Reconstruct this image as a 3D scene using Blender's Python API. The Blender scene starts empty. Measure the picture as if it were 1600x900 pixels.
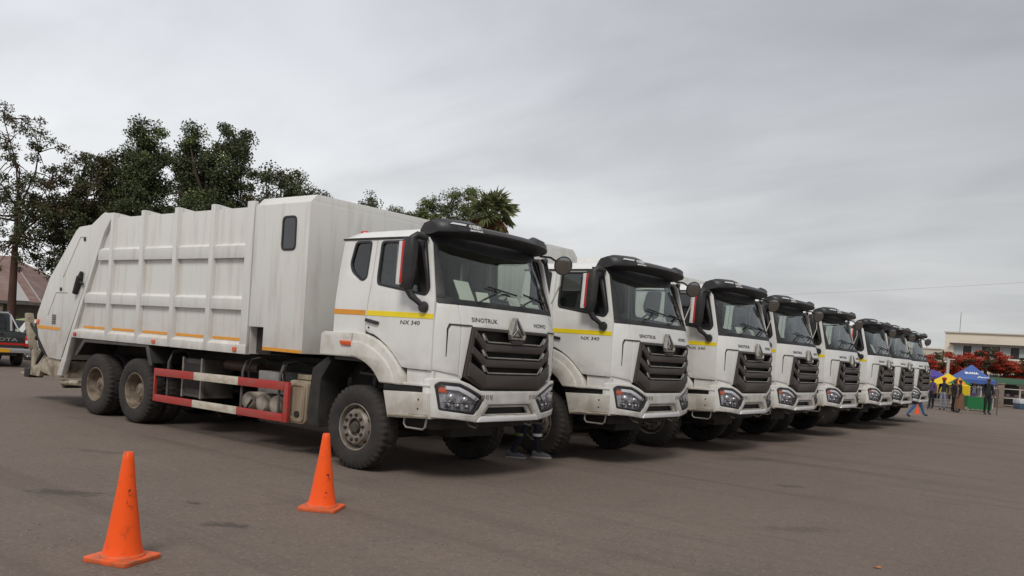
import bpy, bmesh, math, random
import numpy as np
from mathutils import Vector, Matrix
from math import sin, cos, pi, radians, sqrt

sc = bpy.context.scene
col = sc.collection
random.seed(4)

# ------------------------------------------------------------------ camera
cam = bpy.data.cameras.new("camera")
cam_ob = bpy.data.objects.new("camera", cam)
col.objects.link(cam_ob)
F = Vector((-0.6153558, 0.78807549, -0.01656073))
R = Vector((0.78566627, 0.61490332, 0.06798833))
U = Vector((-0.06376318, -0.02882581, 0.99754866))
mw = Matrix((R, U, -F)).transposed().to_4x4()
mw.translation = Vector((8.2523, -8.6209, 1.69545))
cam_ob.matrix_world = mw
cam.sensor_width = 36.0
cam.lens = 1338.85 / 1600 * 36
cam.shift_y = 114.44 / 1600
cam.clip_start = 0.1
cam.clip_end = 5000
sc.camera = cam_ob

# ------------------------------------------------------------------ sky and sun
SUN_EL, SUN_AZ = radians(50), (0.50, -0.866)
world = bpy.data.worlds.new("World")
sc.world = world
world.use_nodes = True
wn, wl = world.node_tree.nodes, world.node_tree.links
bg = wn["Background"]
bg.inputs[1].default_value = 0.1


def wnode(t, **kw):
    n = wn.new(t)
    for k, v in kw.items():
        setattr(n, k, v)
    return n


sky = wnode("ShaderNodeTexSky", sky_type='NISHITA', sun_disc=False)
sky.sun_elevation = SUN_EL
sky.sun_rotation = math.atan2(SUN_AZ[0], SUN_AZ[1])
tc = wnode("ShaderNodeTexCoord")
sep = wnode("ShaderNodeSeparateXYZ")
wl.new(tc.outputs["Generated"], sep.inputs[0])
den = wnode("ShaderNodeMath", operation='ADD')
den.inputs[1].default_value = 0.22
zc = wnode("ShaderNodeMath", operation='MAXIMUM')
zc.inputs[1].default_value = 0.0
wl.new(sep.outputs[2], zc.inputs[0])
wl.new(zc.outputs[0], den.inputs[0])
comb = wnode("ShaderNodeCombineXYZ")
for i in (0, 1):
    dv = wnode("ShaderNodeMath", operation='DIVIDE')
    wl.new(sep.outputs[i], dv.inputs[0])
    wl.new(den.outputs[0], dv.inputs[1])
    wl.new(dv.outputs[0], comb.inputs[i])
comb.inputs[2].default_value = 0.37
n1 = wnode("ShaderNodeTexNoise")
n1.inputs["Scale"].default_value = 0.55
n1.inputs["Detail"].default_value = 4
n1.inputs["Roughness"].default_value = 0.5
n1.inputs["Distortion"].default_value = 0.6
wl.new(comb.outputs[0], n1.inputs["Vector"])
ramp = wnode("ShaderNodeValToRGB")
ramp.color_ramp.interpolation = 'EASE'
ramp.color_ramp.elements[0].position = 0.34
ramp.color_ramp.elements[0].color = (4.3, 4.33, 4.4, 1)
ramp.color_ramp.elements[1].position = 0.66
ramp.color_ramp.elements[1].color = (5.9, 5.94, 6.0, 1)
n2 = wnode("ShaderNodeTexNoise")                  # finer, banded cloud texture
n2.inputs["Scale"].default_value = 1.9
n2.inputs["Detail"].default_value = 6
n2.inputs["Roughness"].default_value = 0.55
n2.inputs["Distortion"].default_value = 0.4
mp2 = wnode("ShaderNodeMapping")
mp2.inputs["Rotation"].default_value = (0, 0, 0.66)
mp2.inputs["Scale"].default_value = (0.7, 1.5, 1)
wl.new(comb.outputs[0], mp2.inputs[0])
wl.new(mp2.outputs[0], n2.inputs["Vector"])
nm = wnode("ShaderNodeMath", operation='MULTIPLY_ADD')
nm.inputs[1].default_value = 0.40
wl.new(n2.outputs[0], nm.inputs[0])
nm2 = wnode("ShaderNodeMath", operation='MULTIPLY')
nm2.inputs[1].default_value = 0.60
wl.new(n1.outputs[0], nm2.inputs[0])
wl.new(nm2.outputs[0], nm.inputs[2])
wl.new(nm.outputs[0], ramp.inputs[0])
# an overcast dome: paler at the horizon, greyer through the middle, bright again towards the zenith
el = wnode("ShaderNodeValToRGB")
el.color_ramp.interpolation = 'B_SPLINE'
e = el.color_ramp.elements
e[0].position, e[0].color = 0.0, (1.13, 1.125, 1.12, 1)
e[1].position, e[1].color = 0.36, (0.78, 0.795, 0.845, 1)
for p_, v_ in ((0.17, 0.97), (0.50, 1.0), (0.74, 1.9), (1.0, 2.4)):
    k = e.new(p_)
    k.color = (v_, v_ * 1.005, v_ * (1.0 if p_ < .3 else 1.04), 1)
wl.new(zc.outputs[0], el.inputs[0])
mul = wnode("ShaderNodeMixRGB", blend_type='MULTIPLY')
mul.inputs[0].default_value = 1
wl.new(ramp.outputs[0], mul.inputs[1])
wl.new(el.outputs[0], mul.inputs[2])
# the cloud is thinner, so the sky paler, towards the west (left of the picture)
dt = wnode("ShaderNodeVectorMath", operation='DOT_PRODUCT')
dt.inputs[1].default_value = (-0.97, -0.08, -0.10)
wl.new(tc.outputs["Generated"], dt.inputs[0])
az = wnode("ShaderNodeMapRange", interpolation_type='SMOOTHSTEP')
for i_, v_ in enumerate((-0.5, 1.25, 0.655, 1.45)):
    az.inputs[i_ + 1].default_value = v_
wl.new(dt.outputs["Value"], az.inputs[0])
mul2 = wnode("ShaderNodeMixRGB", blend_type='MULTIPLY')
mul2.inputs[0].default_value = 1
wl.new(mul.outputs[0], mul2.inputs[1])
wl.new(az.outputs[0], mul2.inputs[2])
mx = wnode("ShaderNodeMixRGB")
mx.inputs[0].default_value = 0.94
wl.new(sky.outputs[0], mx.inputs[1])
wl.new(mul2.outputs[0], mx.inputs[2])
wl.new(mx.outputs[0], bg.inputs[0])

sun = bpy.data.lights.new("sun", 'SUN')
sun.energy = 1.5
sun.angle = radians(20)
sun.color = (1.0, 0.965, 0.91)
sun_ob = bpy.data.objects.new("sun", sun)
col.objects.link(sun_ob)
sd = Vector((SUN_AZ[0] * cos(SUN_EL), SUN_AZ[1] * cos(SUN_EL), sin(SUN_EL)))
sun_ob.rotation_euler = sd.to_track_quat('Z', 'Y').to_euler()
sun_ob.location = sd * 60

vs = sc.view_settings
vs.view_transform = 'Standard'
vs.look = 'None'
vs.exposure = 0.3
vs.gamma = 1.0
vs.use_curve_mapping = False


# ------------------------------------------------------------------ materials
def mat(name, c, rough=0.5, metal=0.0, dirt=None, amount=0.0, scale=(2, 2, 2), detail=5, lo=0.45, hi=0.7,
        bump=0.0, bscale=8.0, coat=0.0, dust=None, spec=0.5, emit=None):
    m = bpy.data.materials.new(name)
    m.use_nodes = True
    nt = m.node_tree
    N, L = nt.nodes, nt.links
    b = N["Principled BSDF"]
    b.inputs["Base Color"].default_value = (*c, 1)
    b.inputs["Roughness"].default_value = rough
    b.inputs["Metallic"].default_value = metal
    b.inputs["Coat Weight"].default_value = coat
    b.inputs["Specular IOR Level"].default_value = spec
    t = N.new("ShaderNodeTexCoord")
    out = None
    if dirt:
        mp = N.new("ShaderNodeMapping")
        mp.inputs["Scale"].default_value = scale
        gp_ = N.new("ShaderNodeNewGeometry")          # placed by position, so no two trucks carry the same grime
        L.new(gp_.outputs["Position"], mp.inputs[0])
        n = N.new("ShaderNodeTexNoise")
        n.inputs["Scale"].default_value = 1
        n.inputs["Detail"].default_value = detail
        n.inputs["Roughness"].default_value = 0.62
        L.new(mp.outputs[0], n.inputs["Vector"])
        mr = N.new("ShaderNodeMapRange")
        mr.inputs[1].default_value, mr.inputs[2].default_value = lo, hi
        mr.inputs[4].default_value = amount
        L.new(n.outputs[0], mr.inputs[0])
        mix = N.new("ShaderNodeMixRGB")
        mix.inputs[1].default_value = (*c, 1)
        mix.inputs[2].default_value = (*dirt, 1)
        L.new(mr.outputs[0], mix.inputs[0])
        out = mix.outputs[0]
    if dust:                                     # road dust: colour, z below which it thickens, strength
        dc, z0, z1, st = dust
        s = N.new("ShaderNodeSeparateXYZ")
        L.new(t.outputs["Object"], s.inputs[0])
        mr = N.new("ShaderNodeMapRange")
        mr.inputs[1].default_value, mr.inputs[2].default_value = z0, z1
        mr.inputs[3].default_value, mr.inputs[4].default_value = 0, st
        L.new(s.outputs[2], mr.inputs[0])
        n = N.new("ShaderNodeTexNoise")
        n.inputs["Scale"].default_value = 5
        n.inputs["Detail"].default_value = 6
        L.new(t.outputs["Object"], n.inputs["Vector"])
        mr2 = N.new("ShaderNodeMapRange")
        mr2.inputs[1].default_value, mr2.inputs[2].default_value = 0.3, 0.65
        L.new(n.outputs[0], mr2.inputs[0])
        mm = N.new("ShaderNodeMath")
        mm.operation = 'MULTIPLY'
        L.new(mr.outputs[0], mm.inputs[0])
        L.new(mr2.outputs[0], mm.inputs[1])
        mix2 = N.new("ShaderNodeMixRGB")
        mix2.inputs[1].default_value = (*c, 1)
        mix2.inputs[2].default_value = (*dc, 1)
        L.new(mm.outputs[0], mix2.inputs[0])
        if out:
            L.new(out, mix2.inputs[1])
        out = mix2.outputs[0]
    if out:
        L.new(out, b.inputs["Base Color"])
    if bump:
        n = N.new("ShaderNodeTexNoise")
        n.inputs["Scale"].default_value = bscale
        n.inputs["Detail"].default_value = 3
        L.new(t.outputs["Object"], n.inputs["Vector"])
        bp = N.new("ShaderNodeBump")
        bp.inputs["Strength"].default_value = bump
        bp.inputs["Distance"].default_value = 0.05
        L.new(n.outputs[0], bp.inputs["Height"])
        L.new(bp.outputs[0], b.inputs["Normal"])
    return m


def glass_mat(name, tint, gl=0.06, rough=0.02):
    m = bpy.data.materials.new(name)
    m.use_nodes = True
    N, L = m.node_tree.nodes, m.node_tree.links
    N.remove(N["Principled BSDF"])
    tr = N.new("ShaderNodeBsdfTransparent")
    tr.inputs[0].default_value = (*tint, 1)
    g = N.new("ShaderNodeBsdfGlossy")
    g.inputs["Roughness"].default_value = rough
    lw = N.new("ShaderNodeLayerWeight")          # facing is the same from both sides of a thin pane
    lw.inputs[0].default_value = 0.5
    pw = N.new("ShaderNodeMath")
    pw.operation = 'POWER'
    pw.inputs[1].default_value = 3.5
    L.new(lw.outputs["Facing"], pw.inputs[0])
    ad = N.new("ShaderNodeMath")
    ad.operation = 'MULTIPLY_ADD'
    ad.inputs[1].default_value = 0.7
    ad.inputs[2].default_value = gl
    L.new(pw.outputs[0], ad.inputs[0])
    mxn = N.new("ShaderNodeMixShader")
    L.new(ad.outputs[0], mxn.inputs[0])
    L.new(tr.outputs[0], mxn.inputs[1])
    L.new(g.outputs[0], mxn.inputs[2])
    L.new(mxn.outputs[0], N["Material Output"].inputs[0])
    return m


DUST = (0.30, 0.235, 0.17)
MT = {}
MT['cab'] = mat('cab_white_paint', (0.78, 0.775, 0.755), 0.3, coat=0.4, dirt=(0.58, 0.54, 0.47), amount=0.45, scale=(2.2, 2.2, 0.9),
                dust=(DUST, 1.75, 0.8, 0.5), bump=0.02, bscale=2.5)
MT['box'] = mat('body_white_paint', (0.72, 0.71, 0.68), 0.45, dirt=(0.40, 0.345, 0.265), amount=0.6, scale=(7, 7, 0.7), lo=0.5, hi=0.85,
                dust=(DUST, 1.9, 1.2, 0.4), bump=0.05, bscale=1.8)
MT['fender'] = mat('fender_plastic', (0.66, 0.645, 0.60), 0.5, dirt=(0.42, 0.36, 0.28), amount=0.6, scale=(4, 4, 4),
                   dust=(DUST, 1.6, 0.8, 0.5))
MT['black'] = mat('black_plastic', (0.022, 0.022, 0.024), 0.5, dirt=(0.05, 0.046, 0.042), amount=0.7, scale=(5, 5, 5))
MT['visor'] = mat('visor_plastic', (0.032, 0.032, 0.036), 0.45, dirt=(0.052, 0.050, 0.050), amount=0.6, scale=(4, 4, 4))
MT['chassis'] = mat('chassis_black', (0.018, 0.017, 0.017), 0.7, dirt=(0.05, 0.042, 0.035), amount=0.8, scale=(3, 3, 3))
MT['grille'] = mat('grille_bronze', (0.075, 0.062, 0.057), 0.42, metal=0.25, dirt=(0.10, 0.085, 0.07), amount=0.5, scale=(4, 4, 4))
MT['rubber'] = mat('tyre_rubber', (0.024, 0.021, 0.020), 0.85, dirt=(0.058, 0.045, 0.040), amount=0.75, scale=(6, 6, 6), lo=0.35, hi=0.75, bump=0.1, bscale=30)
MT['rim'] = mat('rim_steel', (0.30, 0.27, 0.24), 0.5, metal=0.35, dirt=(0.17, 0.125, 0.085), amount=0.9, scale=(9, 9, 9), lo=0.38, hi=0.68)
MT['rimr'] = mat('rim_dusty', (0.235, 0.185, 0.135), 0.65, dirt=(0.085, 0.06, 0.042), amount=0.9, scale=(8, 8, 8), lo=0.4, hi=0.65)
MT['hubdark'] = mat('hub_grimy', (0.09, 0.075, 0.062), 0.6, metal=0.2, dirt=(0.05, 0.038, 0.03), amount=0.9, scale=(9, 9, 9), lo=0.4, hi=0.65)
MT['chrome'] = mat('chrome', (0.75, 0.76, 0.78), 0.14, metal=1.0, dirt=(0.4, 0.38, 0.35), amount=0.4, scale=(9, 9, 9))
MT['steel'] = mat('worn_steel', (0.38, 0.36, 0.33), 0.45, metal=0.6, dirt=(0.2, 0.16, 0.12), amount=0.7, scale=(9, 9, 9))
MT['lamp'] = mat('lamp_reflector', (0.72, 0.72, 0.74), 0.3, metal=0.85, dirt=(0.2, 0.2, 0.21), amount=0.8, scale=(14, 14, 14))
MT['bowl'] = mat('lamp_bowl_grey', (0.50, 0.50, 0.52), 0.35, dirt=(0.22, 0.22, 0.23), amount=.8, scale=(12, 12, 12))
MT['drl'] = mat('lamp_and_sheen_white', (0.85, 0.86, 0.88), 0.25, coat=0.5)
MT['orange'] = mat('orange_lens', (0.75, 0.12, 0.025), 0.25, coat=0.6)
MT['redlens'] = mat('red_lens', (0.55, 0.02, 0.015), 0.25, coat=0.6)
MT['tape_o'] = mat('orange_tape', (0.80, 0.33, 0.02), 0.4, dirt=(0.5, 0.24, 0.05), amount=0.5, scale=(9, 9, 9))
MT['tape_y'] = mat('yellow_tape', (0.98, 0.76, 0.01), 0.35, dirt=(0.85, 0.55, 0.02), amount=0.4, scale=(3, 3, 9))
MT['red'] = mat('guard_red_paint', (0.42, 0.035, 0.03), 0.5, dirt=(0.27, 0.10, 0.07), amount=0.7, scale=(5, 5, 9))
MT['cream'] = mat('guard_white_paint', (0.62, 0.57, 0.48), 0.5, dirt=(0.36, 0.28, 0.2), amount=0.7, scale=(5, 5, 9))
MT['tank'] = mat('tank_dusty', (0.40, 0.33, 0.24), 0.5, metal=0.2, dirt=(0.2, 0.14, 0.09), amount=0.9, scale=(9, 9, 1.2), lo=0.4, hi=0.7)
MT['lift'] = mat('lift_dusty_paint', (0.44, 0.385, 0.29), 0.6, dirt=(0.15, 0.105, 0.07), amount=0.95, scale=(5, 5, 5), lo=0.4, hi=0.65)
MT['text'] = mat('badge_grey', (0.10, 0.10, 0.105), 0.35, metal=0.5)
MT['line'] = mat('seam_dark', (0.035, 0.033, 0.03), 0.8)
MT['white'] = mat('white_print', (0.82, 0.82, 0.82), 0.5)
MT['paper'] = mat('paper', (0.80, 0.79, 0.70), 0.8)
MT['interior'] = mat('cab_interior', (0.07, 0.072, 0.075), 0.8)
MT['lining'] = mat('cab_lining', (0.28, 0.28, 0.27), 0.85)
MT['glass'] = glass_mat('cab_glass', (0.88, 0.92, 0.90), 0.06)
MT['tint'] = glass_mat('tinted_glass', (0.12, 0.14, 0.145), 0.10, 0.05)
MT['lens'] = glass_mat('lamp_lens', (0.97, 0.97, 0.98), 0.03)
MT['mirror'] = mat('mirror_glass', (0.35, 0.36, 0.36), 0.08, metal=1.0)


# ------------------------------------------------------------------ mesh helpers
def link(name, me, m, parent=None, smooth=35):
    o = bpy.data.objects.new(name, me)
    if m is not None:
        for q in (m if isinstance(m, (list, tuple)) else [m]) if len(me.materials) == 0 else []:
            me.materials.append(MT[q] if isinstance(q, str) else q)
    if smooth:
        me.shade_smooth()
        me.set_sharp_from_angle(angle=radians(smooth))
    col.objects.link(o)
    if parent is not None:
        o.parent = parent
    return o


class MB:
    """collects simple solids; build() links them as ONE mesh object"""

    def __init__(s):
        s.v, s.f, s.m = [], [], []

    def add(s, vs_, fs_, mi=0):
        b = len(s.v)
        s.v += [tuple(q) for q in vs_]
        for q in fs_:
            s.f.append([b + i for i in q])
            s.m.append(mi)
        return s

    def box(s, x0, x1, y0, y1, z0, z1, mi=0, mt=None):
        vs_ = [(x, y, z) for z in (z0, z1) for y in (y0, y1) for x in (x0, x1)]
        if mt:
            vs_ = [mt @ Vector(q) for q in vs_]
        return s.add(vs_, [(0, 2, 3, 1), (4, 5, 7, 6), (0, 1, 5, 4), (2, 6, 7, 3), (0, 4, 6, 2), (1, 3, 7, 5)], mi)

    def prism(s, poly, axis, a, b, mi=0):
        """poly in the two other axes (in xyz order), extruded a..b along axis"""
        n = len(poly)

        def p(q, w):
            l = list(q)
            l.insert(axis, w)
            return l
        vs_ = [p(q, a) for q in poly] + [p(q, b) for q in poly]
        fs_ = [list(range(n))[::-1], list(range(n, 2 * n))] + [(i, (i + 1) % n, n + (i + 1) % n, n + i) for i in range(n)]
        return s.add(vs_, fs_, mi)

    def tube(s, path, r, n=8, mi=0, cap=True):
        P = [Vector(q) for q in path]
        rs = r if isinstance(r, (list, tuple)) else [r] * len(P)
        ref = Vector((0, 0, 1))
        t0 = (P[1] - P[0]).normalized()
        if abs(t0.dot(ref)) > 0.9:
            ref = Vector((1, 0, 0))
        x = t0.cross(ref).normalized()
        vs_, fs_ = [], []
        for i, p in enumerate(P):
            t = (P[min(i + 1, len(P) - 1)] - P[max(i - 1, 0)]).normalized()
            x = (x - t * x.dot(t)).normalized()
            y = t.cross(x)
            for k in range(n):
                a = 2 * pi * k / n
                vs_.append(p + (x * cos(a) + y * sin(a)) * rs[i])
        for i in range(len(P) - 1):
            for k in range(n):
                fs_.append((i * n + k, i * n + (k + 1) % n, (i + 1) * n + (k + 1) % n, (i + 1) * n + k))
        if cap:
            fs_.append(list(range(n))[::-1])
            fs_.append([(len(P) - 1) * n + k for k in range(n)])
        return s.add(vs_, fs_, mi)

    def lathe(s, prof, axis, org=(0, 0, 0), n=32, mi=0, rfun=None, cap=True):
        """prof: (r, h) pairs, h along axis"""
        vs_, fs_ = [], []
        a1, a2 = [(1, 2), (2, 0), (0, 1)][axis]
        for i, (r, h) in enumerate(prof):
            for k in range(n):
                a = 2 * pi * k / n
                rr = rfun(i, k, r) if rfun else r
                q = [0, 0, 0]
                q[axis] = h
                q[a1] = rr * cos(a)
                q[a2] = rr * sin(a)
                vs_.append((q[0] + org[0], q[1] + org[1], q[2] + org[2]))
        for i in range(len(prof) - 1):
            for k in range(n):
                fs_.append((i * n + k, i * n + (k + 1) % n, (i + 1) * n + (k + 1) % n, (i + 1) * n + k))
        if cap and prof[0][0] > 1e-5:
            fs_.append(list(range(n))[::-1])
        if cap and prof[-1][0] > 1e-5:
            fs_.append([(len(prof) - 1) * n + k for k in range(n)])
        return s.add(vs_, fs_, mi)

    def ring(s, sections, mi=0):
        """closed loft through equal-length sections"""
        n = len(sections[0])
        vs_ = [q for S in sections for q in S]
        fs_ = []
        for i in range(len(sections) - 1):
            for k in range(n):
                fs_.append((i * n + k, i * n + (k + 1) % n, (i + 1) * n + (k + 1) % n, (i + 1) * n + k))
        fs_.append(list(range(n))[::-1])
        fs_.append([(len(sections) - 1) * n + k for k in range(n)])
        return s.add(vs_, fs_, mi)

    def mesh(s, name, bevel=0, seg=2):
        me = bpy.data.meshes.new(name)
        me.from_pydata(s.v, [], s.f)
        me.polygons.foreach_set('material_index', s.m)
        bm = bmesh.new()
        bm.from_mesh(me)
        bmesh.ops.remove_doubles(bm, verts=bm.verts, dist=1e-5)
        bmesh.ops.recalc_face_normals(bm, faces=bm.faces)
        if bevel:
            ed = [e_ for e_ in bm.edges if len(e_.link_faces) == 2 and e_.calc_face_angle(0) > radians(28)]
            bmesh.ops.bevel(bm, geom=ed, offset=bevel, segments=seg, profile=0.6, affect='EDGES', clamp_overlap=True)
        bm.to_mesh(me)
        bm.free()
        return me

    def build(s, name, m, parent=None, bevel=0, seg=2, smooth=35):
        return link(name, s.mesh(name, bevel, seg), m, parent, smooth)


def rnd(poly, r, n=3):
    """round the corners of a polygon"""
    out = []
    N_ = len(poly)
    rr = r if isinstance(r, (list, tuple)) else [r] * N_
    for i in range(N_):
        p, a, b = Vector(poly[i]), Vector(poly[i - 1]), Vector(poly[(i + 1) % N_])
        d = min(rr[i], (a - p).length * .45, (b - p).length * .45)
        if d < 1e-4:
            out.append(tuple(p))
            continue
        p0, p1 = p + (a - p).normalized() * d, p + (b - p).normalized() * d
        for k in range(n + 1):
            t = k / n
            q = p0 * (1 - t) ** 2 + p * 2 * t * (1 - t) + p1 * t * t
            out.append((q.x, q.y))
    return out


def shrink(poly, d):
    """the same outline, a little smaller"""
    cx, cy = sum(q[0] for q in poly) / len(poly), sum(q[1] for q in poly) / len(poly)
    hw, hh = max(abs(q[0] - cx) for q in poly), max(abs(q[1] - cy) for q in poly)
    return [(cx + (q[0] - cx) * (1 - d / hw), cy + (q[1] - cy) * (1 - d / hh)) for q in poly]


def curve_mesh(loops, w0, w1, bevel=0.0):
    cu = bpy.data.curves.new("plate", 'CURVE')
    cu.dimensions = '2D'
    cu.fill_mode = 'BOTH'
    cu.extrude = max((w1 - w0) / 2 - bevel, 0.0003)
    cu.bevel_depth = bevel
    cu.bevel_resolution = 1
    cu.offset = -bevel
    for lp in loops:
        sp = cu.splines.new('POLY')
        sp.points.add(len(lp) - 1)
        sp.use_cyclic_u = True
        for q, pt in zip(lp, sp.points):
            pt.co = (q[0], q[1], 0, 1)
    o = bpy.data.objects.new("plate", cu)
    col.objects.link(o)
    me = bpy.data.meshes.new_from_object(o.evaluated_get(bpy.context.evaluated_depsgraph_get()))
    bpy.data.objects.remove(o)
    bpy.data.curves.remove(cu)
    return me


def warp(me, mapf, wc=0.0, du=0, dv=0):
    bm = bmesh.new()
    bm.from_mesh(me)
    bmesh.ops.remove_doubles(bm, verts=bm.verts, dist=1e-5)
    if bm.verts:
        for ax, st in ((0, du), (1, dv)):
            if not st:
                continue
            lo = min(v.co[ax] for v in bm.verts)
            hi = max(v.co[ax] for v in bm.verts)
            k = math.floor(lo / st) + 1
            while k * st < hi:
                no = Vector((0, 0, 0))
                no[ax] = 1
                bmesh.ops.bisect_plane(bm, geom=bm.verts[:] + bm.edges[:] + bm.faces[:], plane_co=no * (k * st), plane_no=no, dist=1e-5)
                k += 1
    for v in bm.verts:
        v.co = mapf(v.co.x, v.co.y, v.co.z + wc)
    bmesh.ops.recalc_face_normals(bm, faces=bm.faces)
    bm.to_mesh(me)
    bm.free()
    return me


def plate(name, m, parent, loops, w0, w1, mapf, bevel=0.0, du=0, dv=0, smooth=35):
    me = curve_mesh(loops, w0, w1, bevel)
    me.name = name
    return link(name, warp(me, mapf, (w0 + w1) / 2, du, dv), m, parent, smooth)


def text(name, body, size, u, v, m, parent, mapf, w=0.003, width=None, shear=0.0, bold=0.0, du=0):
    cu = bpy.data.curves.new(name, 'FONT')
    cu.body = body
    cu.size = size
    cu.extrude = 0.0015
    cu.align_x = 'CENTER'
    cu.align_y = 'CENTER'
    cu.shear = shear
    cu.offset = bold
    cu.resolution_u = 2
    o = bpy.data.objects.new(name, cu)
    col.objects.link(o)
    me = bpy.data.meshes.new_from_object(o.evaluated_get(bpy.context.evaluated_depsgraph_get()))
    bpy.data.objects.remove(o)
    bpy.data.curves.remove(cu)
    me.name = name
    if width and len(me.vertices):
        xs = [q.co.x for q in me.vertices]
        k = width / max(max(xs) - min(xs), 1e-4)
        for q in me.vertices:
            q.co.x *= k
    return link(name, warp(me, lambda a, b, c: mapf(a + u, b + v, c), w, du, 0), m, parent, 0)


def tag(o, label, cat, group=None, kind=None):
    if label:
        o['label'] = label
    if cat:
        o['category'] = cat
    if group:
        o['group'] = group
    if kind:
        o['kind'] = kind
    return o


def empty(name, loc, rz, label, cat, group=None):
    o = bpy.data.objects.new(name, None)
    o.empty_display_size = 0.3
    col.objects.link(o)
    o.location = loc
    o.rotation_euler = (0, 0, rz)
    return tag(o, label, cat, group)


def copy_tree(o, parent=None):
    c = o.copy()
    col.objects.link(c)
    if parent is not None:
        c.parent = parent
        c.matrix_parent_inverse = o.matrix_parent_inverse
    for ch in list(o.children):
        copy_tree(ch, c)
    return c


# ------------------------------------------------------------------ ground
def asphalt():
    m = bpy.data.materials.new('asphalt')
    m.use_nodes = True
    N, L = m.node_tree.nodes, m.node_tree.links
    b = N["Principled BSDF"]
    t = N.new("ShaderNodeTexCoord")

    def noise(scale, detail=4, rough=0.55, sx=None):
        n = N.new("ShaderNodeTexNoise")
        n.inputs["Scale"].default_value = scale
        n.inputs["Detail"].default_value = detail
        n.inputs["Roughness"].default_value = rough
        src = t.outputs["Object"]
        if sx:
            mp = N.new("ShaderNodeMapping")
            mp.inputs["Scale"].default_value = sx
            mp.inputs["Rotation"].default_value = (0, 0, 0.5)
            L.new(src, mp.inputs[0])
            src = mp.outputs[0]
        L.new(src, n.inputs["Vector"])
        return n.outputs[0]

    def rng(src, a, b_, c=0.0, d=1.0):
        r = N.new("ShaderNodeMapRange")
        for i, q in enumerate((a, b_, c, d)):
            r.inputs[i + 1].default_value = q
        L.new(src, r.inputs[0])
        return r.outputs[0]

    def mix(f, a, b_):
        k = N.new("ShaderNodeMixRGB")
        L.new(f, k.inputs[0])
        for i, q in ((1, a), (2, b_)):
            if isinstance(q, tuple):
                k.inputs[i].default_value = (*q, 1)
            else:
                L.new(q, k.inputs[i])
        return k.outputs[0]
    c = mix(rng(noise(0.35, 5), 0.35, 0.68), (0.178, 0.134, 0.106), (0.228, 0.172, 0.138))
    c = mix(rng(noise(1.6, 5, 0.6, (1, 0.35, 1)), 0.52, 0.75, 0, 0.55), c, (0.088, 0.074, 0.066))
    c = mix(rng(noise(0.9, 6, 0.65), 0.60, 0.72, 0, 0.45), c, (0.170, 0.150, 0.133))
    c = mix(rng(noise(9, 5, 0.7), 0.38, 0.66, 0, 0.6), c, (0.118, 0.090, 0.074))
    c = mix(rng(noise(24, 4, 0.7), 0.46, 0.64, 0, 0.75), c, (0.235, 0.188, 0.158))
    c = mix(rng(noise(60, 3, 0.7), 0.36, 0.66, 0, 0.6), c, (0.19, 0.160, 0.138))
    c = mix(rng(noise(150, 2, 0.7), 0.56, 0.72, 0, 0.7), c, (0.055, 0.048, 0.044))
    for sc_, a_, b_, st_, cc in ((16, .10, .22, .75, (0.29, 0.245, 0.21)), (9, .07, .13, .8, (0.07, 0.055, 0.046)), (5.3, .05, .075, .7, (0.32, 0.28, 0.245))):
        n_sp = N.new("ShaderNodeTexVoronoi")             # single pale and dark stones in the worn surface
        n_sp.inputs["Scale"].default_value = sc_
        L.new(t.outputs["Object"], n_sp.inputs["Vector"])
        c = mix(rng(n_sp.outputs["Distance"], a_, b_, st_, 0.0), c, cc)
    # long faint tyre tracks and drainage streaks
    c = mix(rng(noise(1.0, 6, 0.6, (0.10, 1.5, 1)), 0.53, 0.70, 0, 0.55), c, (0.112, 0.086, 0.071))
    c = mix(rng(noise(1.0, 6, 0.65, (0.16, 0.9, 1)), 0.56, 0.74, 0, 0.5), c, (0.24, 0.19, 0.158))
    # oil and water stains lying on the lot
    wob = noise(7, 4)
    for (x, y, rx, ry, rot, s) in ((1.86, -4.28, .22, .11, .6, .6), (-0.13, -4.71, .42, .14, .7, .55), (4.0, 3.4, .25, .12, .9, .5), (0.9, -4.0, .12, .05, .3, .6),
                                   (5.2, 0.3, .5, .16, .9, .3), (2.3, 5.9, .7, .25, 1.1, .35), (-2.6, -3.2, .5, .12, .5, .35)):
        mp = N.new("ShaderNodeMapping")
        mp.vector_type = 'TEXTURE'
        mp.inputs["Location"].default_value = (x, y, 0)
        mp.inputs["Rotation"].default_value = (0, 0, rot)
        mp.inputs["Scale"].default_value = (rx, ry, 1)
        L.new(t.outputs["Object"], mp.inputs[0])
        ln = N.new("ShaderNodeVectorMath")
        ln.operation = 'LENGTH'
        L.new(mp.outputs[0], ln.inputs[0])
        ad = N.new("ShaderNodeMath")
        ad.operation = 'ADD'
        L.new(ln.outputs["Value"], ad.inputs[0])
        L.new(rng(wob, 0.3, 0.7, -0.5, 0.5), ad.inputs[1])
        c = mix(rng(ad.outputs[0], 0.55, 1.15, s, 0.0), c, (0.05, 0.042, 0.037))
    L.new(c, b.inputs["Base Color"])
    b.inputs["Roughness"].default_value = 0.85
    b.inputs["Specular IOR Level"].default_value = 0.3
    h = N.new("ShaderNodeMath")
    h.operation = 'ADD'
    L.new(rng(noise(90, 3, 0.7), 0.3, 0.7, 0, 0.8), h.inputs[0])
    L.new(rng(noise(3, 4), 0.3, 0.7, 0, 1.2), h.inputs[1])
    bp = N.new("ShaderNodeBump")
    bp.inputs["Strength"].default_value = 0.55
    bp.inputs["Distance"].default_value = 0.012
    L.new(h.outputs[0], bp.inputs["Height"])
    L.new(bp.outputs[0], b.inputs["Normal"])
    return m


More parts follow.
